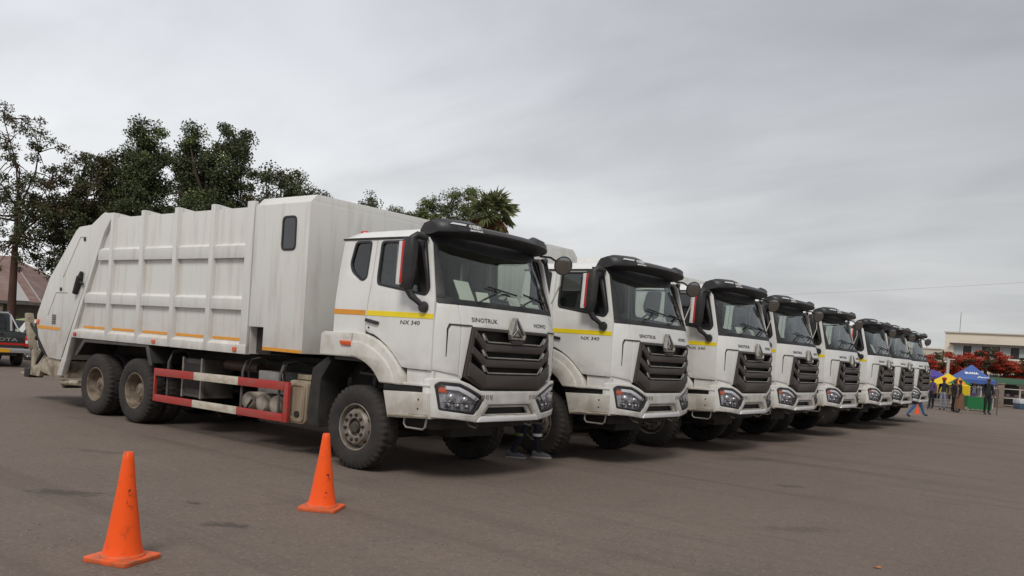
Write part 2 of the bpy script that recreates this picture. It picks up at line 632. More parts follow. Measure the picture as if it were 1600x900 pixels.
g = MB()
g.add([(-1500, -1500, 0), (1500, -1500, 0), (1500, 1500, 0), (-1500, 1500, 0)], [(0, 1, 2, 3)])
gr = g.build('ground', asphalt(), None, smooth=0)
tag(gr, 'grey brown asphalt of the wide parking lot', None, kind='structure')

# loose grit on the lot
gm = MB()
rg = random.Random(8)
for i in range(700):
    d = rg.uniform(4.5, 22)
    a = radians(rg.uniform(-36, 36)) + math.atan2(F.y, F.x)
    x, y = 8.25 + d * cos(a), -8.62 + d * sin(a)
    r = rg.uniform(0.0025, 0.007)
    o_ = [(x + rg.uniform(-r, r) + r * dx, y + rg.uniform(-r, r) + r * dy, h) for dx, dy, h in ((-1, -1, 0), (1, -1, 0), (1, 1, 0), (-1, 1, 0), (0, 0, r * rg.uniform(.6, 1.3)))]
    gm.add(o_, [(0, 1, 4), (1, 2, 4), (2, 3, 4), (3, 0, 4)], rg.choice((0, 0, 1)))
MT['grit'] = mat('grit_pale', (0.22, 0.19, 0.165), 0.9)
MT['gritd'] = mat('grit_dark', (0.07, 0.055, 0.045), 0.9)
tag(gm.build('loose_grit', ['grit', 'gritd'], None, smooth=0), 'loose grit scattered over the asphalt', None, kind='stuff')


# ------------------------------------------------------------------ the garbage truck
def Yz(z):                                   # half-width of the cab side at height z
    return 1.22 if z < 2.1 else 1.22 - (z - 2.1) * 0.095


def fx(q):                                   # cab side points, pulled back where the cab leans in
    return (q[0] - 0.9 * (1.22 - Yz(q[1])), q[1])


def side(s):
    return lambda u, v, w: Vector((u, s * (Yz(v) + w), v))


def flat(s, y0=0.0):
    return lambda u, v, w: Vector((u, s * (y0 + w), v))


def FXf(y, z):                               # front face of the cab
    q = max(0.0, 1 - min(1.0, abs(y) / 1.225) ** 4)
    x = 1.15 + 0.37 * sqrt(q)
    if z > 1.9:
        x -= (min(z, 2.2) - 1.9) * 0.3
    if z > 2.2:
        x -= (z - 2.2) * 0.45
    return x


front = lambda u, v, w: Vector((FXf(u, v) + w, u, v))


def FBf(y, z):                               # face of the bumper
    q = max(0.0, 1 - min(1.0, abs(y) / 1.245) ** 4)
    return 1.22 + 0.33 * sqrt(q) - 0.10 * max(0, 0.86 - z) - 0.12 * max(0, z - 1.12)


bump = lambda u, v, w: Vector((FBf(u, v) + w, u, v))
mirr = lambda poly: [(-a, b) for a, b in poly][::-1]


def make_wheels(T):
    RR = 0.54
    # tyre with shoulder lugs
    def tyre_mesh(n=160):
        prof = [(0.292, -.125), (0.31, -.14), (0.36, -.152), (0.43, -.157), (0.485, -.150), (0.505, -.142), (0.525, -.135), (0.54, -.118), (0.54, -.062), (0.526, -.060), (0.526, -.046), (0.54, -.044),
                (0.54, 0.0)]
        prof = prof + [(r, -h) for r, h in prof[::-1][1:]]
        mid = len(prof) // 2

        def rf(i, k, r):
            j = abs(i - mid)
            if r >= 0.505 and j >= 4 and (k // 2) % 2 == 1:
                return r - 0.015
            if j < 4 and (k % 12) == 0 and r > .53:
                return r - 0.012
            return r
        return MB().lathe(prof, 1, n=n, rfun=rf, cap=False).mesh('tyre')
    tm = tyre_mesh()

    def frim():
        # steer-axle rim: the disc bulges out to a flat bolt face
        pr = [(0.298, -.128), (0.303, -.138), (0.296, -.143), (0.284, -.136), (0.276, -.10), (0.268, -.06), (0.262, -.05), (0.215, -.135), (0.207, -.146), (0.118, -.146), (0.112, -.14), (0.112, -.08), (0.0, -.08)]
        return MB().lathe(pr, 1, n=48, cap=False).mesh('front_rim')

    def rrim():
        pr = [(0.298, -.125), (0.304, -.138), (0.295, -.145), (0.282, -.138), (0.272, -.10), (0.262, -.07), (0.258, .03), (0.245, .05), (0.235, .085), (0.15, .09), (0.14, .085), (0.0, .085)]
        return MB().lathe(pr, 1, n=48, cap=False).mesh('rear_rim')

    def fhub():
        b = MB().lathe([(0.078, -.08), (0.078, -.125), (0.066, -.15), (0.03, -.155), (0.0, -.155)], 1, n=24)
        return b.mesh('hub')

    def rhub():
        return MB().lathe([(0.15, .09), (0.135, .04), (0.125, -.035), (0.10, -.055), (0.055, -.06), (0.05, -.075), (0.0, -.075)], 1, n=24).mesh('hub')

    def nuts(r, h, n, rr=0.017, ln=0.022):
        b = MB()
        for k in range(n):
            a = 2 * pi * k / n + .2
            b.lathe([(rr, h), (rr, h - ln), (rr * .55, h - ln - .006), (0, h - ln - .006)], 1, (r * sin(a), 0, r * cos(a)), 6)
        return b.mesh('lug_nuts')

    def holes():
        b = MB()
        for k in range(10):
            a = 2 * pi * k / 10 + .5
            m4 = Matrix.Rotation(a, 4, 'Y')
            # dark ovals lying on the cone between bolt face and rim
            c0 = Vector((0, -.0905 - .004, .2395))
            ax = Vector((0, -.085, -.047)).normalized()
            nrm = Vector((0, -.047, .085)).normalized()
            vs_ = []
            for j in range(12):
                t = 2 * pi * j / 12
                vs_.append(m4 @ (c0 + Vector((1, 0, 0)) * .026 * cos(t) + ax * .021 * sin(t) + nrm * .002))
            b.add(vs_, [list(range(12))])
        return b.mesh('hand_holes')
    meshes = {'f': (frim(), fhub(), nuts(.163, -.146, 10, .021, .026)), 'r': (rrim(), rhub(), nuts(.19, .088, 10))}
    hm = holes()

    def wheel(x, y, kind, right):
        rim, hub, nut = meshes[kind]
        w = link('wheel', rim, 'rim' if kind == 'f' else 'rimr', T)
        w.location = (x, y, RR)
        if not right:
            w.rotation_euler = (0, 0, pi)
        link('tyre', tm, 'rubber', w, 32)
        link('hub', hub, 'hubdark' if kind == 'f' else 'rimr', w)
        link('lug_nuts', nut, 'chassis' if kind == 'f' else 'rimr', w)['kind'] = 'stuff'
        if kind == 'f':
            link('hand_holes', hm, 'line', w, 0)['kind'] = 'stuff'
        return w
    for s, right in ((-1, True), (1, False)):
        wheel(0, s * 1.075, 'f', right)
        for x in (-5.476, -6.826):
            wheel(x, s * 1.07, 'r', right)
            w = link('inner_wheel', tm, 'rubber', T, 50)
            w.location = (x, s * 0.735, RR)


def make_cab(T):
    zt = 2.955
    # --- sides
    quarter = [fx(q) for q in [(-.535, 1.70), (-.53, 1.76), (-.49, 2.51), (-.42, zt), (.197, zt), (.19, 2.9), (.14, 2.42), (.076, 1.9), (.076, 1.70)]]
    qwin = rnd([fx(q) for q in [(-.18, 2.905), (.085, 2.905), (.035, 2.46), (-.05, 2.425), (-.225, 2.54), (-.262, 2.64)]], .05)
    door = [fx(q) for q in [(.207, zt), (.152, 2.42), (.088, 1.9), (.088, 1.79), (.14, 1.757), (.25, 1.735), (.36, 1.685), (.49, 1.61), (.61, 1.52), (.70, 1.44), (.77, 1.365), (.88, 1.352), (1.262, 1.352), (1.256, 2.18), (1.14, 2.88), (1.08, zt)]]
    dwin = rnd([fx(q) for q in [(.30, 2.90), (1.05, 2.90), (1.145, 2.40), (1.155, 2.33), (1.105, 2.26), (.275, 2.385), (.262, 2.45)]], .05)
    for s in (-1, 1):
        M_ = side(s)
        q = plate('quarter_panel', 'cab', T, [quarter, qwin], -.03, 0, M_, .004, 0, .12)
        qo = rnd([fx(p) for p in [(-.205, 2.93), (.11, 2.93), (.055, 2.44), (-.045, 2.40), (-.245, 2.525), (-.288, 2.63)]], .06)
        f = plate('window_seal', 'black', q, [qo, shrink(qwin, .006)], -.034, .008, M_, .003, 0, .12)
        plate('window_pane', 'tint', q, [shrink(qwin, .005)], -.018, -.013, M_, 0, 0, .12)
        d = plate('door', 'cab', T, [door, dwin], -.03, 0.002, M_, .005, 0, .12)
        do = rnd([fx(p) for p in [(.275, 2.925), (1.068, 2.925), (1.166, 2.40), (1.177, 2.32), (1.115, 2.232), (.25, 2.36), (.236, 2.45)]], .06)
        plate('window_seal', 'black', d, [do, shrink(dwin, .006)], -.034, .008, M_, .003, 0, .12)
        plate('window_pane', 'glass', d, [shrink(dwin, .005)], -.018, -.013, M_, 0, 0, .12)
        h = MB()
        y0, y1 = s * 1.222, s * 1.25
        h.prism([(.10, 1.935), (.33, 1.90), (.335, 1.865), (.30, 1.86), (.09, 1.895)], 1, min(y0, y1), max(y0, y1))
        h.build('door_handle', 'black', d, .006)
        lock = MB().lathe([(.012, s * 1.222), (.012, s * 1.232), (0, s * 1.232)], 1, (.15, 0, 1.82), 10).build('door_lock', 'black', d)
        # feature crease low on the door, and the dark jamb behind the door gap
        jamb = MB()
        jamb.box(-.50, 1.02, min(s * 1.17, s * 1.185), max(s * 1.17, s * 1.185), 1.38, 2.22)
        jamb.build('inner_panel', 'interior', T)
        # stripe: orange across the quarter panel, yellow over the door
        plate('reflective_stripe', 'tape_o', T, [[(-.535, 1.975), (.07, 1.972), (.07, 2.036), (-.535, 2.040)]], .0015, .004, M_)['label'] = 'orange reflective tape'
        plate('reflective_stripe', 'tape_y', T, [[(.095, 1.972), (1.252, 1.962), (1.25, 2.025), (.10, 2.036)]], .0035, .006, M_)['label'] = 'yellow reflective tape'
        text('model_badge', 'NX 340', .07, .87, 1.905, 'text', T, (lambda u, v, w: Vector((u, -(Yz(v) + w), v))) if s < 0 else (lambda u, v, w: Vector((1.74 - u, (Yz(v) + w), v))), .006, .33, .1, .0)
        # front-wheel fender with its flared arch
        arch_o = [(-.715, 1.705), (-.66, 1.74), (-.04, 1.745), (.12, 1.735), (.24, 1.70), (.36, 1.66), (.49, 1.59), (.61, 1.50), (.70, 1.415), (.77, 1.335), (.82, 1.25), (.84, 1.17), (.83, 1.145)]
        arch_i = [(.46, 1.145), (.44, 1.16), (.40, 1.21), (.34, 1.265), (.27, 1.315), (.19, 1.36), (.10, 1.395), (.0, 1.42), (-.10, 1.43), (-.72, 1.425)]
        fe = plate('front_fender', 'fender', T, [rnd(arch_o + arch_i, [.06] + [.02] * (len(arch_o) + len(arch_i) - 1))], -.25, .055, flat(s, 1.215), .018)
        lip_o = [(.73, 1.150), (.70, 1.24), (.64, 1.33), (.55, 1.42), (.45, 1.49), (.33, 1.55), (.20, 1.60), (.06, 1.63), (-.09, 1.635)]
        lip_i = [(-.09, 1.445), (.03, 1.435), (.12, 1.405), (.21, 1.37), (.30, 1.32), (.37, 1.265), (.43, 1.20), (.47, 1.15)]
        plate('arch_lip', 'fender', fe, [rnd(lip_o + lip_i, .015)], .0, .082, flat(s, 1.215), .016)
        plate('fender_seam', 'line', fe, [[(-.10, 1.445), (-.094, 1.445), (-.094, 1.735), (-.10, 1.735)]], .054, .058, flat(s, 1.215))
        plate('marker_lamp', 'orange', fe, [rnd([(-.325, 1.635), (-.06, 1.635), (-.085, 1.575), (-.29, 1.575)], .03)], .05, .078, flat(s, 1.215), .008)
        # step well between arch and bumper
        up = plate('upper_step_panel', 'cab', T, [[(.845, 1.345), (1.29, 1.345), (1.285, 1.165), (.86, 1.155)]], -.08, -.02, flat(s, 1.215), .006)
        plate('step_tread', 'black', T, [[(.45, 1.135), (1.28, 1.15), (1.28, 1.095), (.45, 1.06)]], -.25, -.03, flat(s, 1.215), .005)
        plate('step_ledge', 'cab', T, [[(.80, 1.185), (1.285, 1.185), (1.285, 1.158), (.80, 1.150)]], -.12, .03, flat(s, 1.215), .006)
        st = plate('lower_step_panel', 'fender', T, [[(.50, 1.055), (1.29, 1.09), (1.305, .78), (.60, .735)]], -.22, .025, flat(s, 1.215), .01)
        plate('inset_panel', 'fender', st, [[(.93, 1.06), (1.27, 1.073), (1.285, .825), (.96, .81)]], .02, .033, flat(s, 1.215), .004)
        for z in (.885, .995):
            MB().lathe([(.014, s * 1.245), (.014, s * 1.250), (0, s * 1.250)], 1, (1.12, 0, z), 10).build('bolt', 'line', st)
        plate('kick_strip', 'lift', st, [[(.62, .775), (1.29, .815), (1.29, .795), (.62, .755)]], .02, .045, flat(s, 1.215), .004)
        lp = MB().tube([(.86, s * 1.19, .80), (.86, s * 1.2, .68), (.90, s * 1.2, .64), (1.18, s * 1.2, .64), (1.215, s * 1.2, .67), (1.23, s * 1.19, .80)], .013, 8)
        lp.build('step_loop', 'steel', T)
        mf = MB()
        mf.prism([(-.62, 1.42), (-.92, 1.24), (-.94, 1.16), (-.99, .62), (-.95, .46), (-.72, .46), (-.76, .62), (-.74, 1.10), (-.56, 1.34)], 1, min(s * .72, s * 1.20), max(s * .72, s * 1.20))
        mf.build('mud_guard', 'chassis', T, .02)

    # --- roof, back wall
    sec = []
    ys = [-1.139 + 2.278 * k / 24 for k in range(25)]

    def roofz(x, y):
        e1 = (1 - (abs(y) / 1.14) ** 5)
        fr = min(1.0, max(0.0, (x + .52) / .22))
        return zt + .006 + (.145 + .015 * (x + .5)) * max(0, e1) ** .55 * (fr * (2 - fr)) ** .6
    xs = [-.515, -.49, -.45, -.40, -.33, -.2, .1, .4, .7, .86]
    V_, Fc = [], []
    for x in xs:
        for y in ys:
            V_.append((x, y, roofz(x, y)))
    ny = len(ys)
    for i in range(len(xs) - 1):
        for k in range(ny - 1):
            Fc.append((i * ny + k, i * ny + k + 1, (i + 1) * ny + k + 1, (i + 1) * ny + k))
    b = MB().add(V_, Fc)
    b.box(-.515, .86, -1.139, 1.139, zt - .02, zt + .006)
    b.build('roof', 'cab', T, smooth=50)
    for s in (-1, 1):
        MB().box(-.52, 1.0, s * 1.14 - .012, s * 1.14 + .012, zt - .014, zt + .006).build('drip_rail', 'line', T)
    MB().prism([(-.515, 1.5), (-.48, 2.5), (-.475, 2.95), (-.44, 2.95), (-.445, 2.5), (-.48, 1.5)], 1, -1.10, 1.10).build('back_wall', 'cab', T, .004)
    bc = MB().lathe([(.075, 0), (.075, .02), (.066, .03), (.066, .075), (.045, .105), (0, .11)], 2, (-.46, -.84, 3.00), 20, 0)
    bc.build('beacon', 'redlens', T)

    # --- front
    fp = plate('front_panel', 'cab', T, [[(-.925, 2.165), (.925, 2.165), (.925, 1.315), (.885, 1.28), (.785, 1.905), (-.785, 1.905), (-.885, 1.28), (-.925, 1.315)]], -.04, 0, front, .005, .08, .14)
    for s in (-1, 1):
        cp = [(.935, 2.165), (1.214, 2.165), (1.214, 1.365), (.935, 1.318)]
        if s < 0:
            cp = mirr(cp)
        plate('corner_panel', 'cab', T, [cp], -.04, 0, front, .005, .035, .14)
        sl = [(.775, 1.925), (1.075, 1.925), (1.10, 1.86), (1.095, 1.53), (1.088, 1.53), (1.085, 1.86), (1.062, 1.908), (.775, 1.908)]
        plate('air_slot', 'line', T, [mirr(sl) if s < 0 else sl], -.002, .003, front, 0, .05)
    plate('lower_apron', 'cab', T, [[(-1.20, 1.37), (-.86, 1.335), (-.88, 1.24), (-1.20, 1.24)]], -.06, -.025, front, .004, .06)
    plate('lower_apron', 'cab', T, [[(1.20, 1.37), (.86, 1.335), (.88, 1.24), (1.20, 1.24)]], -.06, -.025, front, .004, .06)
    cowl = [(-1.205, 2.155), (-1.205, 2.30), (-1.13, 2.26), (-.9, 2.225), (.9, 2.225), (1.13, 2.26), (1.205, 2.30), (1.205, 2.155)]
    plate('cowl', 'black', T, [cowl], -.05, .004, front, .004, .06)
    for s in (-1, 1):
        ap = [(1.06, 2.22), (1.20, 2.22), (1.175, 2.6), (1.135, 3.02), (.985, 3.02), (1.02, 2.6)]
        plate('windscreen_pillar', 'black', T, [mirr(ap) if s < 0 else ap], -.06, .006, front, .008, .04, .12)
        # side deflector that carries the black pillar round to the door
        dp = MB()
        qs = [(1.20, 2.225), (1.18, 2.62), (1.135, 3.0)]
        for (ya, za), (yb, zb) in zip(qs[:-1], qs[1:]):
            A0, B0 = Vector((FXf(ya, za) - .03, s * ya, za)), Vector((FXf(yb, zb) - .03, s * yb, zb))
            A1, B1 = Vector((FXf(ya, za) + .02, s * (ya - .035), za)), Vector((FXf(yb, zb) + .02, s * (yb - .035), zb))
            A2, B2 = A0 + Vector((-.10, 0, 0)), B0 + Vector((-.10, 0, 0))
            dp.ring([[A0, A1, A2], [B0, B1, B2]])
        dp.build('pillar_trim', 'black', T)
    ws = [(-1.09, 2.20), (1.09, 2.20), (1.03, 3.0), (-1.03, 3.0)]
    plate('windscreen', 'glass', T, [ws], -.022, -.016, front, 0, .08, .1)
    band = [(-1.10, 3.10), (1.10, 3.10), (1.035, 2.92), (.8, 2.875), (.4, 2.845), (0, 2.835), (-.4, 2.845), (-.8, 2.875), (-1.035, 2.92)]
    plate('sun_band', 'black', T, [band], -.03, -.001, front, .002, .08)

    # wipers
    for y0, y1, z1 in ((-.62, -.10, 2.40), (.18, .62, 2.36)):
        a = front(y0, 2.215, .02)
        bpt = front(y1, z1, .015)
        wp = MB().tube([a, a + Vector((.03, .04, .03)), bpt], .013, 6)
        d0 = front(y1 - .26, z1 + .03, .012)
        d1 = front(y1 + .30, z1 - .035, .012)
        wp.tube([d0, d1], .012, 6)
        wp.build('wiper', 'black', T)

    # grille
    gb = [(-.775, 1.90), (.775, 1.90), (.865, 1.30), (.56, 1.15), (-.56, 1.15), (-.865, 1.30)]
    gp = plate('grille', 'grille', T, [gb, [(-.72, 1.865), (-.80, 1.34), (-.54, 1.20), (.54, 1.20), (.80, 1.34), (.72, 1.865)]], -.05, .02, front, .008, .08)
    plate('grille_back', 'chassis', gp, [[(-.76, 1.89), (.76, 1.89), (.84, 1.31), (.55, 1.17), (-.55, 1.17), (-.84, 1.31)]], -.11, -.07, front, 0, .08)
    for k, (zt_, zb_, hw) in enumerate(((1.715, 1.615, .56), (1.525, 1.425, .55), (1.335, 1.165, .53))):
        wt = .745 + .035 * k
        wb_ = .76 + .035 * k
        bar = [(-wt, zt_ + .155), (-hw, zt_), (hw, zt_), (wt, zt_ + .155), (wb_, zb_ + (.165 if k < 2 else .15)), (hw + .03, zb_), (-hw - .03, zb_), (-wb_, zb_ + (.165 if k < 2 else .15))]
        br = plate('grille_bar', 'grille', gp, [bar], -.03, .045, front, .014, .07)
        sl = MB()
        pts = [(-hw - .07, zt_ + .115), (-hw + .02, zt_ + .02), (hw - .02, zt_ + .02), (hw + .07, zt_ + .115)]
        sl.tube([front(a, b_, .04) for a, b_ in [pts[0], pts[1]]] + [front(-hw + .02 + (2 * hw - .04) * t / 6, zt_ + .02, .045) for t in range(1, 7)] + [front(*pts[3], .04)], .011, 6)
        sl.build('bar_trim', 'steel', br)
        for s in (-1, 1):
            ch = [(hw + .02, zt_ + .035), (hw + .075, zt_ + .105), (hw + .105, zt_ + .115), (hw + .06, zt_ + .035)]
            plate('bar_glint', 'chrome', br, [mirr(ch) if s < 0 else ch], .02, .05, front, .003)  # small bright pieces imitating light reflections at the bar ends
    # triangular emblem
    em = plate('emblem', 'steel', T, [[(-.028, 2.065), (.028, 2.065), (.158, 1.845), (.138, 1.785), (-.138, 1.785), (-.158, 1.845)], [(-.012, 2.03), (-.125, 1.85), (-.11, 1.815), (.11, 1.815), (.125, 1.85), (.012, 2.03)]], .03, .085, front, .006)
    plate('emblem_back', 'line', em, [[(-.02, 2.05), (.02, 2.05), (.14, 1.85), (.12, 1.80), (-.12, 1.80), (-.14, 1.85)]], .02, .045, front)
    for a, b_ in (((0, 2.02), (0, 1.915)), ((0, 1.915), (-.10, 1.835)), ((0, 1.915), (.10, 1.835))):
        MB().tube([front(*a, .06), front(*b_, .06)], .012, 6).build('emblem_spoke', 'chrome', em)
    for tri in ([(-.022, 1.985), (-.022, 1.92), (-.095, 1.86)], [(.022, 1.985), (.095, 1.86), (.022, 1.92)], [(0, 1.888), (.07, 1.83), (-.07, 1.83)]):
        plate('emblem_facet', 'steel', em, [tri], .045, .06, front, .003)
    plate('emblem_base', 'grille', em, [[(-.13, 1.775), (.13, 1.775), (.115, 1.735), (-.115, 1.735)]], .03, .075, front, .005)
    text('maker_badge', 'SINOTRUK', .075, -.545, 1.992, 'text', T, front, .004, .46, 0, .0)
    text('series_badge', 'HOWO', .075, .60, 1.992, 'text', T, front, .004, .29, 0, .0)

    # bumper
    bo = [(-1.235, .80), (-1.235, 1.235), (-1.21, 1.265), (-.93, 1.262), (-.78, 1.215), (-.60, 1.135), (.60, 1.135), (.78, 1.215), (.93, 1.262), (1.21, 1.265), (1.235, 1.235), (1.235, .80), (.95, .785), (.62, .745), (-.62, .745), (-.95, .785)]
    hl = rnd([(-1.205, 1.185), (-1.165, 1.228), (-.92, 1.215), (-.755, 1.15), (-.515, 1.045), (-.69, .84), (-1.16, .893)], .02)
    hr = mirr(hl)
    lg = rnd([(-.44, .962), (.44, .962), (.565, .825), (-.565, .825)], .02)
    bp_ = plate('bumper', 'cab', T, [bo, hl, hr, lg], -.11, .0, bump, .012, .05)
    for s in (-1, 1):
        ms = (lambda p: p) if s < 0 else mirr
        hi_ = rnd([(-1.178, 1.17), (-1.15, 1.20), (-.925, 1.188), (-.77, 1.127), (-.565, 1.042), (-.70, .872), (-1.142, .918)], .02)
        H = plate('headlight', 'black', T, [ms(hl), ms(hi_)], -.10, -.004, bump, .004, .05)
        plate('reflector_bowl', 'bowl', H, [ms(hl)], -.10, -.062, bump, 0, .05)
        drl = [(-1.09, 1.185), (-.925, 1.178), (-.78, 1.122), (-.64, 1.06), (-.60, 1.03), (-.66, 1.005), (-.70, 1.03), (-.81, 1.078), (-.93, 1.128), (-1.08, 1.14)]
        plate('running_light', 'drl', H, [ms(drl)], -.05, -.0175, bump, .004, .05)
        plate('turn_signal', 'orange', H, [ms([(-1.155, 1.165), (-1.105, 1.172), (-1.05, 1.14), (-1.05, 1.10), (-1.152, 1.10)])], -.09, -.045, bump, .004)
        for y, z, r in ((-.985, 1.045, .062), (-.80, 1.02, .05), (-1.03, .955, .035), (-.90, .945, .035), (-.77, .935, .032)):
            y = y if s < 0 else -y
            c = bump(y, z, 0)
            pj = MB().lathe([(r * 1.25, -.10), (r * 1.25, -.05), (r, -.045), (r * .97, -.03), (r * .8, -.012), (r * .45, .0), (0, .004)], 0, (c.x - .02, y, z), 20)
            pj.build('lamp', 'lamp', H)
        plate('lamp_lens', 'lens', H, [ms(hi_)], -.016, -.012, bump, 0, .05)
        gl = MB()
        for y0, z0, y1, z1 in ((-1.16, .915, -.70, .868), (-1.12, .985, -.60, .975), (-.70, .868, -.60, 1.03), (-.655, .84 + .02, -.535, 1.045), (-1.0, .99, -.99, .905), (-.86, .985, -.85, .89), (-1.08, .985, -1.075, .91), (-.93, .985, -.92, .9), (-.78, .98, -.775, .885), (-.715, .99, -.64, 1.08), (-.665, .93, -.60, 1.0)):
            if s > 0:
                y0, y1 = -y0, -y1
            n_ = 5
            gl.tube([bump(y0 + (y1 - y0) * t / n_, z0 + (z1 - z0) * t / n_, -.005) for t in range(n_ + 1)], .0055, 5)
        gl.build('headlight_guard', 'black', H)
        vb = []
        for i in range(3):
            y = .66 - i * .075
            for pc in ([(y, 1.085), (y + .018, 1.085), (y + .018, 1.02), (y, 1.02)], [(y + .03, 1.085), (y + .048, 1.085), (y + .048, 1.035), (y + .03, 1.035)]):
                pc = [(a - .13, b_) for a, b_ in pc]
                vb.append(mirr(pc) if s < 0 else pc)
        plate('bumper_vent', 'steel', T, vb, -.004, .003, bump)['kind'] = 'stuff'
    lr = plate('lower_grille', 'chassis', T, [[(-.57, .98), (.57, .98), (.60, .80), (-.60, .80)]], -.16, -.115, bump, 0, .08)
    plate('grille_frame', 'fender', lr, [rnd([(-.42, .95), (.42, .95), (.535, .828), (-.535, .828)], .02), rnd([(-.385, .925), (.385, .925), (.455, .84), (-.455, .84)], .015)], -.10, -.05, bump, .004, .08)
    plate('bumper_plate', 'drl', T, [[(-.58, .81), (.58, .81), (.62, .752), (-.62, .752)]], .0, .012, bump, .003, .08)  # white colour stands in for the sky reflected in the shiny plate
    ub = MB()
    ub.box(.6, 1.12, -.95, .95, .62, .76)
    ub.box(1.12, 1.34, -1.0, 1.0, .76, .80)
    ub.build('front_underrun', 'chassis', T, .01)
    for y in (-.42, .72):
        MB().tube([(1.20, y - .07, .78), (1.30, y - .07, .68), (1.34, y, .655), (1.30, y + .07, .68), (1.20, y + .07, .78)], .014, 8).build('tow_hook', 'steel', T)

    # sun visor on the roof edge
    secs = []
    for k in range(37):
        y = -1.11 + 2.22 * k / 36
        q = sqrt(max(0, 1 - (abs(y) / 1.18) ** 3.2))
        xf = .93 + .47 * q
        a = abs(y)
        bump_ = .05 * min(1, max(0, (a - .56) / .07)) * min(1, max(.35, (1.16 - a) / .12))
        dz = -.015 * (a / 1.14) ** 2
        up_ = .026 * max(0, 1 - (a / 1.12) ** 2)
        secs.append([Vector((xf - .30, y, 3.04)), Vector((xf - .24, y, 3.13 + bump_ * .7 + dz)), Vector((xf - .13, y, 3.155 + bump_ + dz)), Vector((xf - .035, y, 3.12 + bump_ * .9 + dz)), Vector((xf, y, 3.055 + dz + up_)), Vector((xf - .012, y, 3.035 + dz + up_)), Vector((xf - .12, y, 3.01 + dz + up_)), Vector((xf - .28, y, 2.985 + up_ * .5))])
    vz = MB().ring(secs).build('sun_visor', 'visor', T, smooth=45)

    def vis(u, v, w):
        q = sqrt(max(0, 1 - (abs(u) / 1.18) ** 3.2))
        xf = .93 + .47 * q
        bump_ = .05 * min(1, max(0, (abs(u) - .56) / .07))
        z0, z1 = 3.055 + .026 * max(0, 1 - (abs(u) / 1.12) ** 2), 3.12 + bump_ * .9
        t = (v - z0) / (z1 - z0)
        return Vector((xf - .035 * t + w, u, v - .015 * (abs(u) / 1.14) ** 2))
    for s in (-1, 1):
        sl = [(.80, 3.150), (.97, 3.157), (1.0, 3.140), (.82, 3.128)]
        plate('marker_light', 'drl', vz, [mirr(sl) if s < 0 else sl], .0, .012, vis, .002, .04)
    text('visor_lettering', '中国重汽', .052, -.665, 3.126, 'white', vz, vis, .006, .21, 0, .001, .03)
    text('visor_lettering', 'SINOTRUK', .026, -.665, 3.083, 'white', vz, vis, .006, .20, 0, .001, .03)

    # mirrors
    for s in (-1, 1):
        if s < 0:
            hsg = [(.70, 2.36), (.715, 2.85), (.76, 2.90), (.93, 2.92), (1.02, 2.86), (1.05, 2.42), (1.0, 2.36), (.80, 2.31)]
        else:
            hsg = [(.80, 2.34), (.80, 2.90), (.84, 2.95), (1.02, 2.96), (1.10, 2.90), (1.14, 2.40), (1.10, 2.32), (.86, 2.30)]
        o_ = s * 1.34
        m_ = MB()
        # rounded teardrop housing lofted upwards
        secs = []
        for t in range(9):
            z = 2.31 + .61 * t / 8
            k = 1 - .30 * (abs(t - 4) / 4) ** 4
            c = Vector((.885 + .02 * (t / 8), o_, z))
            secs.append([c + Vector((.095 * k * math.copysign(abs(cos(a)) ** .7, cos(a)) + .02 * cos(a), .080 * k * math.copysign(abs(sin(a)) ** .8, sin(a)), 0)) for a in [2 * pi * j / 20 for j in range(20)]])
        m_.ring(secs)
        H = m_.build('mirror_housing', 'black', T, .0)
        # white back cover and red band on the forward face
        cv = MB()
        secs = []
        for t in range(9):
            z = 2.35 + .52 * t / 8
            secs.append([Vector((.815 + .02 * t / 8 + .055 * cos(a), o_ + s * .022 + .074 * sin(a), z)) for a in [2 * pi * j / 14 for j in range(14)]])
        cv.ring(secs)
        cv.build('mirror_cover', 'cab', H, .01)
        rb = MB()
        secs = []
        for t in range(7):
            z = 2.37 + .50 * t / 6
            secs.append([Vector((.868 - .012 * (1 - t / 6) + .034 * cos(a), o_ + s * .036 + .053 * sin(a), z)) for a in [2 * pi * j / 12 for j in range(12)]])
        rb.ring(secs)
        rb.build('mirror_band', 'redlens', H, .005)
        gl = MB().box(.750, .757, o_ - .05, o_ + .07, 2.40, 2.82)
        gl.build('mirror_glass', 'mirror', H)
        ar = MB()
        ar.tube([(.93, o_, 2.90), (.98, s * 1.30, 2.955), (1.02, s * 1.17, 2.93)], [.05, .045, .035], 10)
        ar.build('mirror_bracket', 'black', H, smooth=60)
        ar = MB()
        ar.tube([(.90, o_, 2.34), (.96, s * 1.31, 2.22), (1.08, s * 1.25, 2.12), (1.10, s * 1.21, 2.10)], [.055, .042, .03, .04], 10)
        ar.lathe([(.0, s * 1.205), (.06, s * 1.21), (.07, s * 1.24), (.06, s * 1.275), (0, s * 1.285)], 1, (1.10, 0, 2.10), 14)
        ar.build('mirror_arm', 'black', H, smooth=60)
    # round front mirror on the far front corner
    c = Vector((1.22, 1.42, 2.90))
    n_ = Vector((.75, -.55, -.25)).normalized()
    tq = n_.to_track_quat('Z', 'Y').to_matrix().to_4x4()
    tq.translation = c
    rm = MB().lathe([(.0, -.075), (.08, -.06), (.125, -.03), (.138, 0), (.130, .012)], 2, n=24)
    rm.v = [tuple(tq @ Vector(q)) for q in rm.v]
    RM = rm.build('round_mirror', 'black', T, smooth=50)
    gl = MB().lathe([(.128, .010), (.09, .022), (.05, .028), (0, .030)], 2, n=24)
    gl.v = [tuple(tq @ Vector(q)) for q in gl.v]
    gl.build('mirror_glass', 'mirror', RM)
